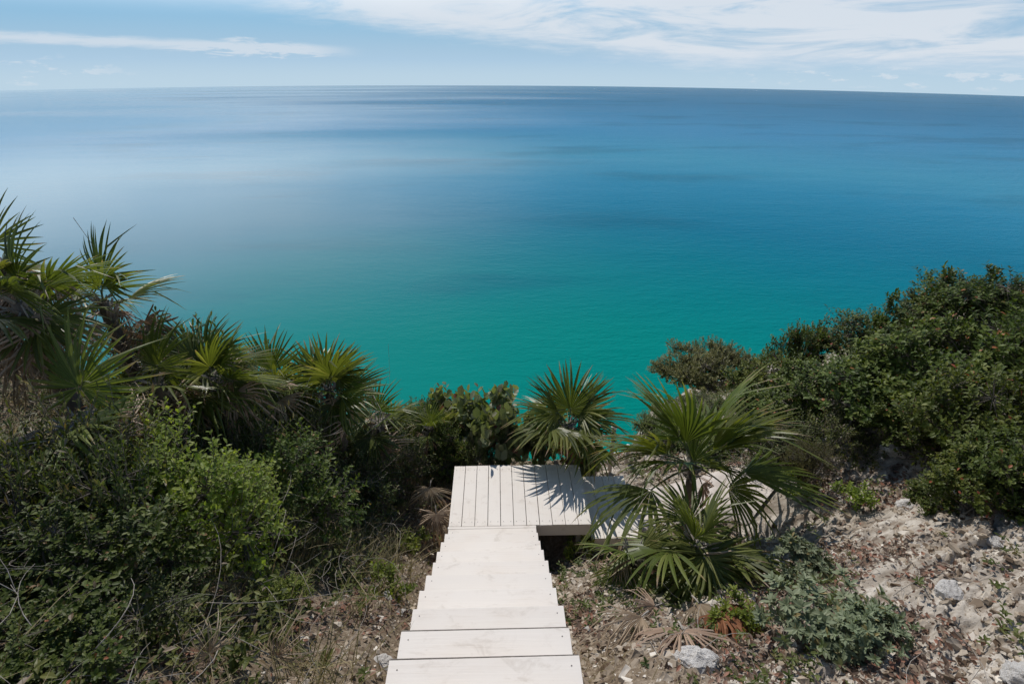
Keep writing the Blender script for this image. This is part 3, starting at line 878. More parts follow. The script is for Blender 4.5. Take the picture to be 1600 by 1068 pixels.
# small palm left of it
c_ = ground_at(985, 905); c_[2] += 0.32
frs = [(cdir(-0.5, -0.45, 0.6), 0.12, 0.72, 'green', 6, 0.5), (cdir(-0.7, 0.45, 0.2), 0.12, 0.7, 'green', 7, 0.6), (cdir(-0.2, -0.65, 0.7), 0.12, 0.7, 'green', 7, 0.1),
       (cdir(-0.8, -0.4, 0.4), 0.12, 0.7, 'dead', 2, 0.4), (cdir(-0.6, -0.6, 0.5), 0.12, 0.65, 'dead', 0, -0.2), (cdir(0.5, 0.5, 0.1), 0.12, 0.6, 'green', 7, 0.2), (cdir(0.5, -0.4, 0.6), 0.12, 0.6, 'dead', 2, 0.2)]
palm(c_, [c_[0], c_[1], c_[2] - 0.34], 'young thatch palm with few bleached fans between stairs and low palm', 13, frs, dead=0, r=0.04)
# palm behind the landing
cC = at_dist(888, 662, 5.62)
bC = np.array([cC[0] + 0.03, cC[1] + 0.02, gz(cC[0] + 0.03, cC[1] + 0.02)])
frC = [(cdir(-0.85, 0.15, 0.45), 0.25, 1.0, 'green', 3, 0.3), (cdir(0.1, 0.95, -0.3), 0.25, 1.05, 'green', 4, 0.1), (cdir(0.55, 0.75, -0.2), 0.25, 1.0, 'green', 0, -0.2),
       (cdir(0.9, 0.25, 0.1), 0.25, 1.0, 'green', 1, -0.1), (cdir(0.6, -0.15, 0.6), 0.25, 0.95, 'green', 3, 0.0), (cdir(-0.5, 0.75, -0.3), 0.25, 1.0, 'green', 2, 0.2),
       (cdir(0.35, 0.35, 0.85), 0.25, 0.9, 'green', 0, 0.0), (cdir(-0.35, 0.3, 0.9), 0.25, 0.95, 'green', 5, 0.1), (cdir(-0.85, 0.4, -0.3), 0.25, 0.95, 'green', 1, 0.2),
       (cdir(0.85, 0.0, -0.5), 0.25, 0.9, 'green', 5, 0.1), (cdir(0.0, 0.2, -1), 0.25, 0.9, 'green', 3, 0.0), (cdir(-0.45, -0.85, 0.2), 0.25, 0.7, 'rust', 0, 0.3)]
palm(cC, bC, 'bushy thatch palm standing behind the far edge of the landing', 14, frC, dead=0, r=0.05)
# left bank
LEFT = [  # px, py of crown, distance, label, n, size, dead, rust, seed
    (30, 470, 4.6, 'large thatch palm at the picture\'s left edge with long pale fans sweeping right', 8, 0.78, 10, 0, 21),
    (-5, 415, 5.0, 'shaggy palm behind the large left one, crowned with drooping dark fans', 3, 0.72, 13, 0, 22),
    (328, 588, 4.9, 'spiky thatch palm with upright dark fans midway down the left bank', 13, 0.80, 7, 0, 23),
    (512, 605, 5.5, 'thatch palm with tall slender trunk left of the landing', 11, 0.82, 8, 0, 24),
    (592, 660, 5.6, 'half withered palm leaning right beside the slender trunk', 6, 0.75, 8, 0, 25),
    (672, 668, 5.9, 'small dark palm low on the bank among sea grape', 7, 0.55, 4, 0, 26),
    (125, 655, 3.9, 'palm clump below the left edge with brown skirt of hanging dead fans', 3, 0.9, 15, 3, 27),
    (425, 600, 5.4, 'pale grey fanned palm between the spiky one and the slender trunk', 5, 0.7, 7, 0, 28),
    (245, 600, 4.6, 'small yellowish palm with one folded fan left of the spiky palm', 3, 0.7, 5, 0, 29),
    (160, 470, 5.4, 'dull palm half hidden behind the large left palm\'s fans', 6, 0.75, 5, 0, 30)]
for px, py, D, lab, n, size, dead, rust, sd in LEFT:
    c_ = at_dist(px, py, D)
    g_ = gz(c_[0], c_[1])
    if c_[2] < g_ + 0.25: c_[2] = g_ + 0.25
    palm(c_, [c_[0] + 0.05, c_[1] - 0.05, gz(c_[0] + 0.05, c_[1] - 0.05)], lab, sd, None, n, size, dead, 0.055, rustn=rust, elmin=-0.45)


# fallen dead fans lying on the ground
def fallen(px, py, label, kind, var, d, scale, lift=0.06, roll=0.0, n=1):
    p0 = ground_at(px, py)
    root = tag(empty('fallen_palm_frond', (p0[0], p0[1], p0[2])), label, 'dead frond')
    fr = frond(root, (0, 0, lift), d, 0.12, scale, kind, var, roll)
    return root


fallen(1056, 985, 'bleached dead fan spread on the stones below the low palm', 'dead', 3, cdir(-0.05, 0.50, 0.85), 1.0, 0.10)
fallen(1035, 958, 'curled straw coloured fan lying left of the bleached one', 'dead', 3, cdir(-0.9, 0.12, 0.4), 0.72, 0.12)
fallen(1075, 955, 'folded dead fan pointing down from the low palm\'s foot', 'dead', 2, cdir(0.15, 0.42, 0.9), 0.9, 0.18)
fallen(1010, 972, 'narrow dead fan pointing left over the curled straw fan', 'dead', 2, cdir(-0.7, 0.35, 0.7), 0.8, 0.12)
fallen(1105, 965, 'reddish brown dead fan tucked under the low palm\'s right side', 'rust', 1, cdir(0.35, 0.4, 0.8), 0.75, 0.14)
fallen(678, 800, 'upper of two brown fans hanging beside the landing\'s left edge', 'dead', 0, cdir(-0.1, -0.45, 0.7), 0.7, 0.50)
fallen(684, 832, 'lower of two brown fans hanging beside the landing\'s left edge', 'dead', 1, cdir(0.1, -0.45, 0.7), 0.75, 0.42)
fallen(655, 690, 'pale withered fan on the bank left of the landing', 'dead', 3, cdir(0.7, 0.3, 0.3), 0.8, 0.3)
fallen(345, 1066, 'pale dried fan standing up at the bottom edge, left of the other dried fan', 'dead', 3, cdir(-0.25, 0.9, -0.25), 0.42, 0.16)
fallen(440, 1062, 'pale dried fan standing up at the bottom edge, nearer the stairs', 'dead', 3, cdir(0.1, 0.9, -0.3), 0.40, 0.14)
fallen(490, 770, 'grey dead fan caught in scrub below the slender palm', 'dead', 3, cdir(0.2, 0.1, 0.7), 0.7, 0.4)


# ------------------------------------------------------------------ shrubs
def shrub_meshes(seed, mat, R=(0.5, 0.5, 0.45), clumps=16, twigs=26, lpt=9, ll=0.045, lw=0.02, shape=(0.8, 1.0), fold=0.25, droop=0.2, clump_r=0.17,
                 rosette=False, spiky=0.0, hi=True, tmean=0.45, tsd=0.16, brown=0.02, twl=0.11):
    g = np.random.default_rng(seed)
    fo, br = MB(), MB()
    R = np.array(R)
    for c in range(clumps):
        v = norm(g.normal(0, 1, 3)); v[2] = abs(v[2]) * 0.9 + 0.05
        cc = v * R * g.uniform(0.45, 1.0) + np.array([0, 0, R[2] * 0.55])
        if g.random() < spiky: cc[2] += R[2] * g.uniform(0.2, 0.6)
        # limb from the foot to the clump
        s = np.linspace(0, 1, 7)[:, None]
        foot = np.array([g.normal(0, 0.05), g.normal(0, 0.05), -0.08])
        mid = cc * np.array([0.3, 0.3, 0.55]) + g.normal(0, 0.04, 3)
        P = foot * (1 - s) ** 2 + 2 * mid * s * (1 - s) + cc * s ** 2
        br.tube(P, 0.012 * (1 - 0.75 * s[:, 0]) * max(0.5, R[2] * 2), 5, 0.5)
        nt = max(4, int(twigs * g.uniform(0.6, 1.4)))
        q = norm(g.normal(0, 1, (nt, 3))) * (g.random((nt, 1)) ** 0.4) * clump_r * g.uniform(0.7, 1.25)
        tb = cc + q * np.array([1, 1, 0.75])
        td = norm(q / clump_r * 0.8 + norm(cc) * 0.5 + np.array([0, 0, 0.55]) + g.normal(0, 0.35, (nt, 3)))
        tlen = twl * g.uniform(0.6, 1.4, nt)
        for k in range(nt):
            br.tube(np.stack([cc + (tb[k] - cc) * 0.15, tb[k], tb[k] + td[k] * tlen[k]]), np.array([0.0035, 0.0025, 0.0012]), 3, 0.5, cap=False)
        tw_tint = np.clip(g.normal(tmean, tsd, nt), 0.02, 0.9)
        m_ = nt * lpt
        kk = np.tile(np.arange(lpt), nt); ti = np.repeat(np.arange(nt), lpt)
        f = (kk + 0.5) / lpt if not rosette else 0.55 + 0.45 * kk / lpt
        ph = kk * 2.39996 + g.uniform(0, 6, nt)[ti]
        d = td[ti]
        a = norm(np.cross(d, np.array([0.3, 0.8, 0.5]))); b = np.cross(d, a)
        side = a * np.cos(ph)[:, None] + b * np.sin(ph)[:, None]
        P = tb[ti] + d * (tlen[ti] * f)[:, None] + g.normal(0, 0.003, (m_, 3))
        spread_ = 1.0 if not rosette else 1.25
        D = norm(side * spread_ + d * (0.45 + 0.5 * f[:, None]) + np.array([0, 0, 0.15]) + g.normal(0, 0.2, (m_, 3)))
        N = norm(d + np.array([0, 0, 0.7]) - 0.3 * side)
        T = np.clip(tw_tint[ti] + g.normal(0, 0.10, m_) + 0.1 * f, 0, 0.9)
        T = np.where(g.random(m_) < brown, 1.0, T)
        L = ll * g.uniform(0.65, 1.2, m_)
        leaves(fo, P, D, N, L, L * lw / ll, fold, droop, shape, T, not hi)
    return fo.mesh('foliage', mat), br.mesh('branches', M['bark'], True)


PROTO, TOP = {}, {}
def proto(key, **kw):
    PROTO[key] = shrub_meshes(**kw)
    co = np.zeros(len(PROTO[key][0].vertices) * 3, np.float32); PROTO[key][0].vertices.foreach_get('co', co)
    TOP[key] = float(np.quantile(co[2::3], 0.992))


proto('dark1', seed=1, mat=M['dark_leaf'], R=(0.62, 0.62, 0.5), clumps=26, twigs=30, lpt=9, ll=0.050, lw=0.026, clump_r=0.2, brown=0.012, spiky=0.15)
proto('dark2', seed=2, mat=M['dark_leaf'], R=(0.55, 0.7, 0.55), clumps=24, twigs=28, lpt=9, ll=0.055, lw=0.030, clump_r=0.2, brown=0.012, spiky=0.25, tmean=0.52)
proto('dark3', seed=3, mat=M['dark_leaf'], R=(0.6, 0.5, 0.7), clumps=22, twigs=30, lpt=9, ll=0.046, lw=0.025, clump_r=0.19, brown=0.02, spiky=0.4, tmean=0.38)
proto('bright', seed=4, mat=M['bright_leaf'], R=(0.5, 0.5, 0.45), clumps=22, twigs=34, lpt=11, ll=0.032, lw=0.016, clump_r=0.17, twl=0.14, spiky=0.3, tmean=0.6)
proto('grey', seed=5, mat=M['grey_leaf'], R=(0.36, 0.36, 0.24), clumps=15, twigs=9, lpt=13, ll=0.078, lw=0.029, clump_r=0.13, rosette=True, shape=(0.75, 0.95), brown=0.03)
proto('grape', seed=6, mat=M['grape_leaf'], R=(0.45, 0.40, 0.34), clumps=18, twigs=11, lpt=6, ll=0.088, lw=0.092, shape=(0.95, 1.0), fold=0.08, droop=0.1, clump_r=0.17, brown=0.03, twl=0.16, tmean=0.6)
proto('olive', seed=7, mat=M['olive_leaf'], R=(0.5, 0.5, 0.5), clumps=20, twigs=36, lpt=12, ll=0.026, lw=0.011, clump_r=0.17, hi=False)
proto('scrub', seed=8, mat=M['scrub'], R=(0.5, 0.5, 0.38), clumps=18, twigs=24, lpt=10, ll=0.042, lw=0.014, clump_r=0.19, brown=0.05, twl=0.16, spiky=0.2)
proto('shoots', seed=31, mat=M['dark_leaf'], R=(0.16, 0.16, 0.42), clumps=9, twigs=9, lpt=9, ll=0.05, lw=0.027, clump_r=0.075, twl=0.09, spiky=0.5, brown=0.03)
proto('coast', seed=21, mat=M['mid_leaf'], R=(0.6, 0.6, 0.5), clumps=24, twigs=26, lpt=10, ll=0.048, lw=0.022, clump_r=0.21, tmean=0.5, tsd=0.18, brown=0.02, twl=0.15, spiky=0.3)
proto('herb', seed=9, mat=M['bright_leaf'], R=(0.16, 0.16, 0.12), clumps=7, twigs=9, lpt=9, ll=0.040, lw=0.018, clump_r=0.07, twl=0.07, tmean=0.3)
proto('buttonwood', seed=10, mat=M['olive_leaf'], R=(1.05, 0.95, 0.46), clumps=40, twigs=56, lpt=14, ll=0.042, lw=0.022, clump_r=0.25, hi=False, tmean=0.45, spiky=0.3)


def shrub(kind, p0, label, cat='shrub', size=1.0, rz=0.0, group=None, name='shrub', squash=1.0, sink=0.0):
    root = tag(empty(name, (p0[0], p0[1], p0[2] - sink), rz), label, cat, group)
    for nm, me in zip(('foliage', 'branches'), PROTO[kind]):
        o = bpy.data.objects.new(nm, me); COL.objects.link(o); o.parent = root
        o.scale = (size, size, size * squash)
    return root


def shrub_top(kind, px, py, D, label, size=1.0, **kw):
    """a shrub whose top stands at this direction and distance; its foot on the ground below"""
    p_ = at_dist(px, py, D)
    z = gz(p_[0], p_[1])
    R2 = TOP[kind]
    sq = min(max((p_[2] - z) / (R2 * size), 0.7), 1.9)
    return shrub(kind, (p_[0], p_[1], z), label, size=size, squash=sq, **kw)


RG = 'dark shrubs massed on the right slope'
RIGHT = [
    ('dark1', 1600, 452, 7.9, 1.1, 'tallest dark shrub at the right edge against the sea'),
    ('coast', 1525, 448, 8.4, 1.0, 'dark shrub with a lumpy top left of the tallest one at right edge'),
    ('dark3', 1468, 462, 8.3, 0.8, 'leaning dark shrub with a long shoot standing out over blue water'),
    ('coast', 1400, 500, 8.2, 1.0, 'rounded dark shrub with two knobs on its top, right skyline'),
    ('dark1', 1345, 520, 8.2, 0.9, 'skyline shrub with reddish leaves, right of the thin upright shoots'),
    ('dark3', 1272, 508, 8.0, 0.7, 'slender upright shoots sticking up over the water, right skyline'),
    ('dark2', 1215, 545, 7.9, 0.9, 'lowest skyline shrub, next to the round olive tree'),
    ('dark1', 1580, 500, 7.0, 1.2, 'broad dark shrub at right edge, below the skyline row'),
    ('dark2', 1490, 530, 6.9, 1.2, 'dense dark shrub in the middle of the right hand mass'),
    ('dark1', 1400, 560, 6.9, 1.15, 'glossy dark shrub with a single orange leaf in the right mass'),
    ('coast', 1310, 575, 7.0, 1.05, 'dull green shrub behind the reddish dry twigs, right mass'),
    ('dark2', 1240, 610, 6.9, 0.95, 'shrub right of the tall palm\'s highest fans'),
    ('dark1', 1590, 590, 5.9, 1.0, 'bushy shrub at right edge above bare limestone'),
    ('coast', 1500, 600, 6.3, 0.95, 'front shrub of the right mass with yellowish young leaves'),
    ('dark3', 1410, 622, 6.4, 0.7, 'low front shrub over a pale bent branch'),
    ('scrub', 1320, 645, 6.3, 0.8, 'thin scrubby bush with reddish twigs above the rubble slope'),
    ('scrub', 1225, 660, 6.1, 0.8, 'sparse bush right beside the tall palm'),
    ('coast', 1165, 620, 7.6, 0.75, 'green shrub between round olive tree and the tall palm\'s fans'),
    ('scrub', 1095, 632, 8.4, 0.8, 'scrub at the foot of the round olive tree'),
    ('scrub', 1050, 640, 7.6, 0.55, 'twiggy low scrub on pale rock left of the round tree\'s foot'),
    ('scrub', 1150, 675, 6.6, 0.6, 'brownish twiggy bush behind the tall palm\'s right fans'),
    ('olive', 1280, 690, 5.7, 0.55, 'reddish twigged low bush at the top of the rubble'),
    ('coast', 1062, 662, 6.9, 0.6, 'green bush behind the tall palm\'s left fans'),
    ('coast', 1125, 668, 6.5, 0.6, 'green bush right behind the tall palm\'s crown'),
    ('coast', 1018, 655, 7.6, 0.5, 'small bush on the pale rock beside the white capped posts'),
    ('scrub', 1195, 700, 6.0, 0.6, 'dry scrub behind the tall palm\'s lowest right fan'),
    ('dark2', 1560, 720, 5.0, 0.6, 'leafy bush at right edge, standing in bare rubble below the mass')]
for k, (kind, px, py, D, size, lab) in enumerate(RIGHT):
    shrub_top(kind, px, py, D, lab, size, rz=k * 1.7, group=RG)
for px, py, D, sz, lab in ((1268, 474, 8.0, 0.8, 'tallest thin leafy shoot standing free of the right shrubs against water'), (1292, 490, 8.0, 0.7, 'shorter leafy shoot right of the tallest thin one'),
                           (1400, 458, 8.2, 0.8, 'pair of leafy shoots above the rounded shrub, right skyline'), (1478, 418, 8.3, 0.9, 'leafy shoot rising highest along the right skyline'),
                           (1548, 415, 8.3, 0.9, 'tuft of shoots on the skyline near the right edge'), (345, 462, 5.7, 0.6, 'leafy shoot standing above the spiky palm, left skyline'),
                           (705, 590, 6.3, 0.6, 'reddish shoot beside the sea grape against turquoise water')):
    shrub_top('shoots', px, py, D, lab, sz, rz=px * 0.37)
shrub('dark1', ground_at(1590, 800), 'leafy shrub growing on limestone at the right edge', size=0.75, rz=0.5)
shrub('dark2', ground_at(1530, 770), 'small glossy shrub on bare limestone, lowest of the right side', size=0.55, rz=2.5)
shrub('dark2', ground_at(1452, 800), 'isolated dark sprout casting a shadow on pale rock', size=0.32, rz=1.1)
# round tree out on the lower ledge
p_ = at_dist(1108, 545, 10.6); z_ = gz(p_[0], p_[1])
t_ = tag(empty('round_tree', (p_[0], p_[1], z_)), 'round olive crowned tree on the lower ledge against turquoise water', 'tree')
hh = max(p_[2] - z_, 1.2)
for nm, me in zip(('crown', 'branches'), PROTO['buttonwood']):
    o = bpy.data.objects.new(nm, me); COL.objects.link(o); o.parent = t_
    o.location = (0, 0, max(hh - 1.0, 0)); o.scale = (1.1, 1.1, 1.0)
mb = MB(); s = np.linspace(0, 1, 8)
mb.tube(np.stack([0.06 * np.sin(s * 4), 0.03 * s, -0.2 + s * (max(hh - 1.2, 0) + 0.45)], -1), 0.06 * (1.2 - 0.5 * s), 8); mb.build('trunk', M['bark'], t_, True)

LEFTS = [
    ('bright', 205, 680, 3.55, 1.3, 'sunlit bright green shrub in the left undergrowth'),
    ('bright', 310, 735, 3.6, 0.9, 'lower lime green shoots at the right foot of the sunlit shrub'),
    ('coast', 400, 690, 4.2, 1.0, 'fine leaved scrub bush right of the sunlit green shrub'),
    ('olive', 230, 455, 5.6, 0.95, 'leafy bush on the left skyline beyond the large palm'),
    ('olive', 285, 470, 5.6, 0.55, 'small knob of round leaves sticking out on the left skyline'),
    ('dark1', 190, 420, 5.9, 0.8, 'thin dark bush highest on the left skyline'),
    ('scrub', 330, 640, 4.4, 0.9, 'scrub below the spiky palm on the left bank'),
    ('scrub', 440, 640, 5.0, 0.9, 'scrub between the two palms on the left bank'),
    ('dark1', 345, 478, 5.7, 0.6, 'dark sprig standing above the spiky palm'),
    ('scrub', 560, 720, 5.0, 0.9, 'dark scrub under the slender palm'),
    ('scrub', 620, 690, 5.4, 0.8, 'dusky scrub left of the landing, below the withered palm'),
    ('coast', 110, 790, 3.2, 0.8, 'shaded scrub at the left edge below the brown skirted palm'),
    ('coast', 50, 850, 2.7, 0.7, 'dark scrub at the left edge with narrow leaves'),
    ('scrub', 400, 800, 3.7, 0.7, 'grey twiggy scrub midway between stairs and left edge'),
    ('scrub', 160, 945, 2.5, 0.6, 'shadowy plant with pale leaf tips, lower left'),
    ('scrub', 250, 960, 2.7, 0.5, 'tangled scrub at lower left full of dry stems'),
    ('dark2', 70, 1005, 2.2, 0.45, 'broad leaved plant in the lower left corner'),
    ('coast', 640, 640, 6.2, 0.6, 'mid green leafy bush at the cliff edge, below the withered palm'),
    ('coast', 600, 675, 5.9, 0.7, 'leafy green scrub under the withered palm at the cliff edge'),
    ('coast', 705, 655, 5.8, 0.6, 'fresh green bush between small dark palm and the large sea grape'),
    ('coast', 655, 620, 6.7, 0.6, 'bush with upright twigs at the cliff edge against turquoise water'),
    ('scrub', 25, 640, 3.4, 0.9, 'dark scrub at the left edge under the large palm'),
    ('scrub', 70, 690, 3.2, 0.8, 'scrub right of the one at the left edge, under brown dead fans'),
    ('olive', 190, 600, 4.6, 0.9, 'olive bush below the large palm\'s sweeping fans'),
    ('coast', 420, 560, 5.8, 0.7, 'leafy bush behind the grey fanned palm'),
    ('coast', 548, 648, 5.9, 0.8, 'green bush filling the gap behind the slender trunk'),
    ('scrub', 585, 628, 6.2, 0.8, 'scrub on the cliff edge right behind the half withered palm'),
    ('coast', 475, 625, 5.8, 0.8, 'dense green bush behind the grey fanned palm\'s right side'),
    ('scrub', 385, 600, 5.4, 0.9, 'dense scrub between spiky palm and grey fanned palm'),
    ('coast', 270, 520, 5.4, 0.9, 'leafy dark bush behind the spiky palm, left skyline slope'),
    ('bright', 430, 930, 3.0, 0.4, 'small fresh green plant in brown litter left of the stairs')]
for k, (kind, px, py, D, size, lab) in enumerate(LEFTS):
    shrub_top(kind, px, py, D, lab, size, rz=k * 2.1 + 0.4)
GRP = 'sea grape bushes behind the landing'
shrub_top('grape', 762, 615, 6.0, 'large sea grape bush with round leaves behind the landing\'s left half', 1.0, rz=0.3, group=GRP, name='sea_grape')
shrub_top('grape', 695, 600, 6.4, 'sea grape with reddish leaves left of the bigger sea grape', 0.85, rz=2.0, group=GRP, name='sea_grape')
shrub_top('grape', 850, 640, 6.1, 'sea grape tucked behind the left side of the bushy palm', 0.7, rz=4.0, group=GRP, name='sea_grape')
shrub_top('grape', 915, 690, 5.9, 'sea grape below the right fans of the bushy palm', 0.55, rz=1.2, group=GRP, name='sea_grape')
shrub_top('scrub', 740, 680, 5.7, 'dark scrub between sea grape and the landing', 0.7, rz=1.0)
shrub_top('scrub', 680, 660, 6.0, 'dark scrub under the reddish sea grape', 0.8, rz=3.0)
shrub('grey', ground_at(1290, 985), 'grey green bush of leafy rosettes right of the low palm', size=0.85, rz=0.2, name='rosette_bush', squash=0.8)
shrub('grey', ground_at(1240, 900), 'taller grey green rosette bush tucked behind, touching palm shade', size=0.6, rz=2.2, name='rosette_bush', squash=1.0)
shrub('grey', ground_at(1360, 1015), 'small grey green rosette plant on stones at lower right', size=0.5, rz=4.0, name='rosette_bush')
for px, py, lab in ((612, 925, 'small green herb beside the stairs\' left edge, midway down'), (905, 868, 'green herb in the shade under the landing'),
                    (1330, 790, 'pale green weed on the rubble slope'), (1150, 985, 'little herb with yellow stems beside the rusty fans'),
                    (1240, 770, 'low weed right of the tall palm\'s trunk'), (640, 860, 'herb at the foot of the hanging brown fans')):
    shrub('herb', ground_at(px, py), lab, 'weed', 1.0, px * 0.1, None, 'weed')

# ------------------------------------------------------------------ posts of the rope rail
for (px, py, ptop, D, r_, lab) in ((951, 745, 668, 6.15, 0.030, 'tall pale wooden post with white cap beyond the landing'), (929, 735, 700, 5.9, 0.028, 'short brown post near the landing\'s far right corner'),
                                   (975, 745, 700, 6.5, 0.03, 'pale wooden post with white cap, farthest of the three')):
    b_ = at_dist(px, py, D); z_ = gz(b_[0], b_[1]); tp = at_dist(px, ptop, D)
    root = tag(empty('wooden_post', (b_[0], b_[1], z_)), lab, 'post', 'posts beside the pale path')
    h_ = max(tp[2] - z_, 0.35)
    mb = MB(); mb.tube(np.array([(0, 0, -0.15), (0.005, 0, h_ * 0.5), (0, 0.004, h_)]), np.array([r_ * 1.05, r_, r_]), 10); mb.build('shaft', M['post'], root, True)
    if 'cap' in lab:
        mb = MB(); s = np.linspace(0, math.pi, 7)
        mb.tube(np.stack([0 * s, 0 * s, h_ + 0.02 - 0.035 * np.cos(s)], -1), np.maximum(0.042 * np.sin(s), 0.002), 10); mb.build('cap', M['cap'], root, True)

# ------------------------------------------------------------------ rocks
def rock_mesh(seed):
    import bmesh
    g = np.random.default_rng(seed)
    bm = bmesh.new(); bmesh.ops.create_icosphere(bm, subdivisions=4, radius=1.0)
    V = np.array([v.co[:] for v in bm.verts])
    cuts = norm(g.normal(0, 1, (9, 3)))
    for c in cuts:
        d = V @ c; lim = g.uniform(0.55, 0.85)
        V = V - np.maximum(d - lim, 0)[:, None] * c
    f = fbm(V[:, 0] * 2 + V[:, 2], V[:, 1] * 2 - V[:, 2], seed, 4) + 0.6 * fbm(V[:, 0] * 5 - V[:, 2] * 4, V[:, 1] * 5 + V[:, 2] * 3, seed + 3, 4)
    V = V * (1 + 0.28 * f)[:, None]
    for v, c in zip(bm.verts, V): v.co = c
    me = bpy.data.meshes.new('rock'); bm.to_mesh(me); bm.free(); me.materials.append(M['rock'])
    return me


RM = [rock_mesh(k) for k in range(5)]
ROCKS = [(1092, 1040, 0.13, 'larger white rock below the bleached fan'), (1065, 1030, 0.075, 'smaller white rock left of the larger one below the bleached fan'),
         (1318, 1018, 0.10, 'bright white rock under the grey green rosettes'), (596, 1036, 0.075, 'pale stone touching the stairs\' left edge at the bottom'),
         (607, 935, 0.07, 'pitted grey rock left of the stairs'), (625, 958, 0.05, 'small grey rock below the pitted one, beside the stairs'),
         (1595, 1055, 0.09, 'white rock at the lower right corner'), (985, 970, 0.05, 'pale cobble on rubble between stairs and bleached fan'),
         (920, 985, 0.05, 'cobble lying beside the stairs\' right edge'), (1440, 690, 0.16, 'pale limestone boulder under the right shrubs'),
         (1395, 705, 0.14, 'angular limestone block left of the boulder under the shrubs'), (1290, 690, 0.12, 'white stone beneath the reddish twigs'),
         (1420, 790, 0.10, 'flat pale rock in the middle of the rubble slope'), (1480, 925, 0.10, 'low grey limestone slab on the lower right slope'),
         (1560, 850, 0.08, 'grey rock near the right edge of the rubble slope'), (1040, 880, 0.09, 'pale stone behind the young palm')]
for k, (px, py, s_, lab) in enumerate(ROCKS):
    p_ = ground_at(px, py)
    o = bpy.data.objects.new('rock', RM[k % 5]); COL.objects.link(o)
    o.location = p_ + np.array([0, 0, s_ * 0.02]); o.scale = (s_, s_ * 0.85, s_ * 0.6); o.rotation_euler = (0.2 * math.sin(k), 0.15, k * 1.3)
    tag(o, lab, 'rock')

# dead branches
def branch(p0, p1, bow, r, label):
    p0 = np.array(p0); p1 = np.array(p1)
    s = np.linspace(0, 1, 14)[:, None]
    g = np.random.default_rng(int(abs(p0[0] * 1000)) + 3)
    P = p0 * (1 - s) + p1 * s + np.array(bow) * (4 * s * (1 - s)) + 0.02 * np.sin(s * np.array([[7, 9, 8]]))
    o = P[0].copy()
    mb = MB(); mb.tube(P - o, r * (1 - 0.7 * s[:, 0]), 6)
    for k in (4, 7, 10):
        d = norm(P[k + 1] - P[k] + g.normal(0, 0.06, 3)); mb.tube(np.stack([P[k] - o, P[k] - o + d * 0.08, P[k] - o + d * 0.18 + [0, 0, 0.03]]), np.array([r * .5, r * .35, r * .15]), 4)
    ob = mb.build('dead_branch', M['dry_stem'], None, True); ob.location = o
    tag(ob, label, 'branch')


def above(px, py, h):
    p_ = ground_at(px, py); p_[2] += h; return p_


branch(above(1375, 690, 0.02), above(1440, 660, 0.25), (0, 0, 0.12), 0.014, 'pale bent branch rising from rubble under the right shrubs')
branch(above(45, 905, 0.35), above(150, 950, 0.3), (0, 0, 0.12), 0.0055, 'pale dead stem slanting across the lower left shade')
branch(above(100, 850, 0.3), above(190, 780, 0.5), (0.05, 0, 0.16), 0.0035, 'thin bare twig arching up in the left shade')
branch(above(330, 850, 0.3), above(250, 960, 0.35), (0, 0, 0.2), 0.0035, 'thin curved dry stem in the middle of the left tangle')
branch(above(1275, 745, 0.02), above(1350, 650, 0.5), (0, 0, 0.05), 0.010, 'reddish dry twig leaning in the scrub right of the tall palm')
branch(above(610, 640, 0.1), at_dist(605, 540, 6.2), (0.05, 0, 0.1), 0.005, 'bare dark shoot above the withered palm against the water')
branch(above(300, 620, 0.6), at_dist(112, 345, 4.9), (0, 0, 0.1), 0.006, 'wispy bare twigs above the left palms')

# ------------------------------------------------------------------ ground cover: nobody could count it
g = np.random.default_rng(77)


def sprigs(mb, X, Y, h0, h1, lpt, ll, lw, tm, seed, brown=0.08, lean=0.6):
    g = np.random.default_rng(seed)
    n = len(X)
    Z = terrain(X, Y)
    H = g.uniform(h0, h1, n) * (0.5 + g.random(n))
    d = norm(np.stack([g.normal(0, lean, n), g.normal(0, lean, n) , np.ones(n)], -1))
    base = np.stack([X, Y, Z - 0.01], -1)
    ti = np.repeat(np.arange(n), lpt); kk = np.tile(np.arange(lpt), n)
    f = 0.15 + 0.85 * (kk + g.random(n * lpt)) / lpt
    bend = np.stack([g.normal(0, 0.25, n), g.normal(0, 0.25, n), -g.random(n) * 0.35], -1)
    P = base[ti] + d[ti] * (H[ti] * f)[:, None] + bend[ti] * (H[ti] * f ** 2)[:, None]
    ph = kk * 2.39996 + g.uniform(0, 6, n)[ti]
    side = np.stack([np.cos(ph), np.sin(ph), g.normal(0.25, 0.35, n * lpt)], -1)
    D = norm(side + 0.35 * d[ti])
    T = np.clip(g.normal(tm, 0.14, n)[ti] + g.normal(0, 0.08, n * lpt), 0, 0.88)
    T = np.where(g.random(n * lpt) < brown, g.uniform(0.88, 1, n * lpt), T)
    L = ll * g.uniform(0.6, 1.3, n * lpt)
    leaves(mb, P, D, np.array([0, 0, 1.0]) + 0 * D, L, L * lw / ll, 0.3, 0.25, T=T, lo=False)


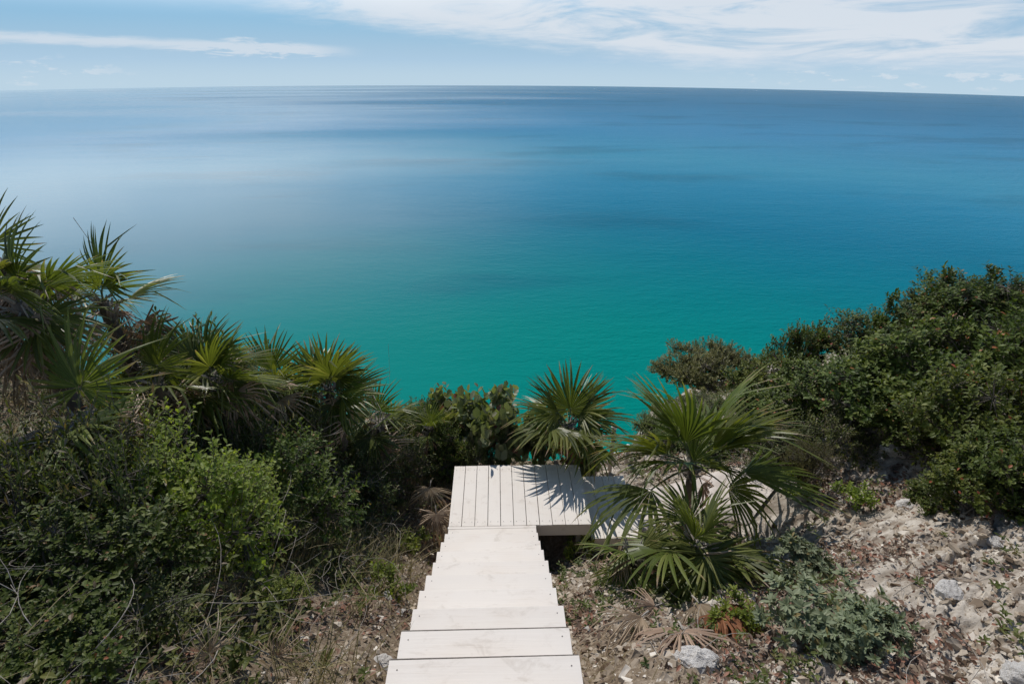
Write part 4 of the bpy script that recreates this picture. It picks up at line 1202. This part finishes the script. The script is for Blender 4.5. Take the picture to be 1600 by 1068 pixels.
def blades(mb, X, Y, h0, h1, w, seed, tmean=0.5, lean=0.7, curve=0.8):
    g = np.random.default_rng(seed)
    n = len(X)
    Z = terrain(X, Y)
    H = g.uniform(h0, h1, n)
    a = g.uniform(0, 2 * np.pi, n)
    out = np.stack([np.cos(a), np.sin(a), 0 * a], -1)
    d = norm(out * (np.abs(g.normal(0, lean, n)))[:, None] + np.array([0, 0, 1.0]))
    S = norm(np.cross(d, np.array([0.2, 0.1, 1.0]) + out * 0.01 + 1e-3))
    B = np.stack([X, Y, Z - 0.01], -1)
    c = (g.uniform(0.1, 1, n) * curve)[:, None]
    ring = []
    for s_, ws in ((0, 1), (0.4, 0.85), (0.75, 0.5), (1.0, 0.05)):
        C = B + d * (H * s_)[:, None] + (out * 0.6 - np.array([0, 0, 0.55])) * c * (H * s_ ** 2)[:, None]
        ring += [C + S * (w * ws / 2), C - S * (w * ws / 2)]
    V = np.stack(ring, 1).reshape(-1, 3)
    b = np.arange(n)[:, None] * 8
    F = np.concatenate([b + np.array([q]) for q in ((0, 1, 3, 2), (2, 3, 5, 4), (4, 5, 7, 6))])
    T = np.repeat(np.clip(g.normal(tmean, 0.22, n), 0, 1), 8)
    mb.add(V, None, F, T)


def scatter(n, x0, x1, y0, y1, dens, seed):
    g = np.random.default_rng(seed)
    X = g.uniform(x0, x1, n); Y = g.uniform(y0, y1, n)
    k = g.random(n) < dens(X, Y)
    return X[k], Y[k]


# leafy tangle on the left bank
def dl(X, Y):
    d = sstep(-X, 0.85, 1.7) * sstep(edge_y(X) + 0.3 - Y, 0, 0.4)
    return np.clip(d * (0.35 + 1.6 * (fbm(X * 1.5, Y * 1.5, 41, 3) + 0.25)), 0.04 * (X < -0.62), 1) * (X < -0.58)


mb = MB()
X, Y = scatter(4300, -6.5, -0.58, 0.6, 6.6, dl, 1)
sprigs(mb, X, Y, 0.12, 0.42, 15, 0.045, 0.017, 0.45, 2)
X, Y = scatter(1500, -4.5, -0.58, 0.6, 6.0, dl, 3)
sprigs(mb, X, Y, 0.10, 0.35, 11, 0.075, 0.022, 0.50, 4, 0.12)
tag(mb.build('undergrowth', M['scrub']), kind='stuff')
# low green cover on the right slope and beyond the landing
def dr(X, Y):
    return np.clip(0.06 + 1.9 * (fbm(X * 1.7, Y * 1.7, 51, 3) - 0.05), 0.02, 1) * (path_d(X, Y) > 0.5) * ((X > DX1 + 0.15) | (Y < LY - 0.05)) * (X > 0.5) + \
        0.8 * (X > -0.9) * (X < 0.95) * (Y > DY1 + 0.08) * (Y < 6.6) + 0.8 * (X > 1.9) * (Y > 5.6 + 0.2 * (X - 2)) * (Y < edge_y(X)) * (path_d(X, Y) > 0.6)


mb = MB()
X, Y = scatter(11000, -0.9, 7.0, 1.0, 9.5, dr, 5)
sprigs(mb, X, Y, 0.04, 0.18, 11, 0.038, 0.016, 0.6, 6, 0.15)
tag(mb.build('ground_cover', M['scrub']), kind='stuff')
# grasses
mb = MB()
def dg(X, Y):
    return np.clip(sstep(-X, 0.55, 1.0) * (0.5 + 1.5 * fbm(X * 2.2, Y * 2.2, 61, 3)), 0.0, 1) * (Y < edge_y(X) + 0.2) * (X < -0.57)
X, Y = scatter(30000, -5.0, -0.57, 0.6, 6.5, dg, 7)
blades(mb, X, Y, 0.12, 0.50, 0.0065, 8, 0.55)
def dg2(X, Y):
    return np.clip(1.6 * (fbm(X * 2.5, Y * 2.5, 63, 3) - 0.10), 0, 1) * (path_d(X, Y) > 0.5) * ((X > DX1 + 0.02) | (Y > DY1) | (Y < LY - 0.02)) * (X > 0.44) + 0.6 * (Y > DY1 + 0.06) * (Y < 6) * (X < 0.6) * (X > -1)
X, Y = scatter(20000, -1.0, 6.5, 1.0, 7.5, dg2, 9)
blades(mb, X, Y, 0.04, 0.16, 0.005, 10, 0.6)
tag(mb.build('dry_grass', M['straw']), kind='stuff')
# dry stems in the tangle
mb = MB()
X, Y = scatter(1700, -4.5, -0.6, 0.7, 6.0, lambda X, Y: np.clip(sstep(-X, 0.6, 1.3) * (0.5 + fbm(X * 1.3, Y * 1.3, 71, 2)), 0, 1), 11)
for x, y in zip(X, Y):
    l = g.uniform(0.2, 0.75); a = g.uniform(0, 2 * np.pi); e = g.uniform(0.05, 1.0)
    s = np.linspace(0, 1, 7)
    z0 = gz(x, y) + g.uniform(0.0, 0.5) * min(1, (-x - 0.4))
    sag = g.uniform(0.3, 1.3); tw = g.normal(0, 0.9)
    P = np.stack([x + np.cos(a + tw * s) * l * s * math.cos(e), y + np.sin(a + tw * s) * l * s * math.cos(e), z0 + l * (s * math.sin(e) - sag * s ** 2 * 0.6)], -1)
    mb.tube(P, g.uniform(0.0010, 0.0028) * (1 - 0.6 * s), 4, cap=False)
X, Y = scatter(900, 0.7, 5.5, 1.1, 6.5, lambda X, Y: np.clip(0.3 + fbm(X * 1.6, Y * 1.6, 73, 2), 0, 1) * (path_d(X, Y) > 0.4) * ((X > DX1 + 0.6) | (Y < LY - 0.1)), 12)
for x, y in zip(X, Y):
    l = g.uniform(0.06, 0.32); a = g.uniform(0, 2 * np.pi); e = abs(g.normal(0, 0.35))
    s = np.linspace(0, 1, 5); tw = g.normal(0, 0.6)
    xx = x + np.cos(a + tw * s) * l * s; yy = y + np.sin(a + tw * s) * l * s
    P = np.stack([xx, yy, np.maximum(terrain(xx, yy) + 0.012, gz(x, y) + 0.012 + l * s * math.sin(e))], -1)
    mb.tube(P, g.uniform(0.0015, 0.0045) * (1 - 0.6 * s), 4, cap=False)
tag(mb.build('dry_stems', M['dry_stem'], None, True), kind='stuff')

# limestone chips
def chip_template(seed):
    g = np.random.default_rng(seed)
    th = np.sort(np.arange(6) * np.pi / 3 + g.normal(0, 0.38, 6))
    V = [(math.cos(a) * g.uniform(.55, 1.1), math.sin(a) * g.uniform(.55, 1.1), -0.3) for a in th]
    tl = g.normal(0, 0.25, 2)
    W2 = [(v[0] * g.uniform(.6, .98), v[1] * g.uniform(.6, .98)) for v in V]
    V += [(a, b, 0.38 + tl[0] * a + tl[1] * b + g.normal(0, 0.06)) for a, b in W2]
    V += [(g.normal(0, .15), g.normal(0, .15), 0.42 + g.normal(0, 0.05))]
    F4 = [(k, (k + 1) % 6, 6 + (k + 1) % 6, 6 + k) for k in range(6)]
    F3 = [(6 + k, 6 + (k + 1) % 6, 12) for k in range(6)]
    return np.array(V), np.array(F3), np.array(F4)


def chips(mb, X, Y, r0, r1, seed):
    g = np.random.default_rng(seed)
    n = len(X); Z = terrain(X, Y)
    tp = [chip_template(k) for k in range(6)]
    for k in range(6):
        s = np.arange(n) % 6 == k
        m_ = s.sum()
        R = r0 * (r1 / r0) ** (g.random(m_) ** 2.6)
        a = g.normal(0.64, 0.7, m_)
        V, F3, F4 = tp[k]
        ax = g.uniform(0.4, 0.9, m_); az_ = g.uniform(0.35, 0.9, m_)
        lx = V[None, :, 0] * R[:, None]; ly = V[None, :, 1] * (R * ax)[:, None]; lz = V[None, :, 2] * (R * az_)[:, None]
        tilt = g.normal(0, 0.35, m_)[:, None]
        lx, lz = lx * np.cos(tilt) - lz * np.sin(tilt), lx * np.sin(tilt) + lz * np.cos(tilt)
        P = np.stack([X[s][:, None] + lx * np.cos(a)[:, None] - ly * np.sin(a)[:, None], Y[s][:, None] + lx * np.sin(a)[:, None] + ly * np.cos(a)[:, None], Z[s][:, None] + lz], -1)
        b = np.arange(m_)[:, None, None] * 13
        mb.add(P.reshape(-1, 3), (b + F3[None]).reshape(-1, 3), (b + F4[None]).reshape(-1, 4), np.repeat(np.clip(g.normal(0.48, 0.26, m_), 0, 1), 13))


mb = MB()
def dc(X, Y):
    base = np.clip(0.55 + 1.2 * fbm(X * 1.8, Y * 1.8, 81, 3), 0.05, 1)
    return base * (((X > 0.41) & ((Y < LY - 0.03) | (X > DX1 + 0.1))) & (path_d(X, Y) > 0.38)) + 0.30 * (X < -0.56) * (X > -1.3)
X, Y = scatter(64000, -1.4, 4.8, 1.1, 6.6, dc, 13)
chips(mb, X, Y, 0.008, 0.060, 14)
tag(mb.build('gravel', M['chips']), kind='stuff')
# fallen leaves
mb = MB()
def df(X, Y):
    return np.clip(4.0 * (fbm(X * 1.7, Y * 1.7, 91, 3) - 0.03), 0.05, 1) * (((X > 0.45) & ((Y < LY - 0.1) | (X > DX1 + 0.3))) | (X < -0.56)) * np.where(path_d(X, Y) > 0.45, 1, 0.05)
X, Y = scatter(60000, -2.2, 5.2, 1.1, 6.8, df, 15)
Z = terrain(X, Y) + 0.012 + g.random(len(X)) * 0.022
a = g.uniform(0, 2 * np.pi, len(X))
D = np.stack([np.cos(a), np.sin(a), g.normal(0, 0.25, len(X))], -1)
L = g.uniform(0.022, 0.055, len(X))
leaves(mb, np.stack([X, Y, Z], -1), D, np.array([0, 0, 1.0]) + g.normal(0, 0.4, (len(X), 3)), L, L * g.uniform(0.35, 0.6, len(X)), 0.3, g.uniform(-0.3, 0.3), T=g.random(len(X)))
tag(mb.build('leaf_litter', M['litter']), kind='stuff')
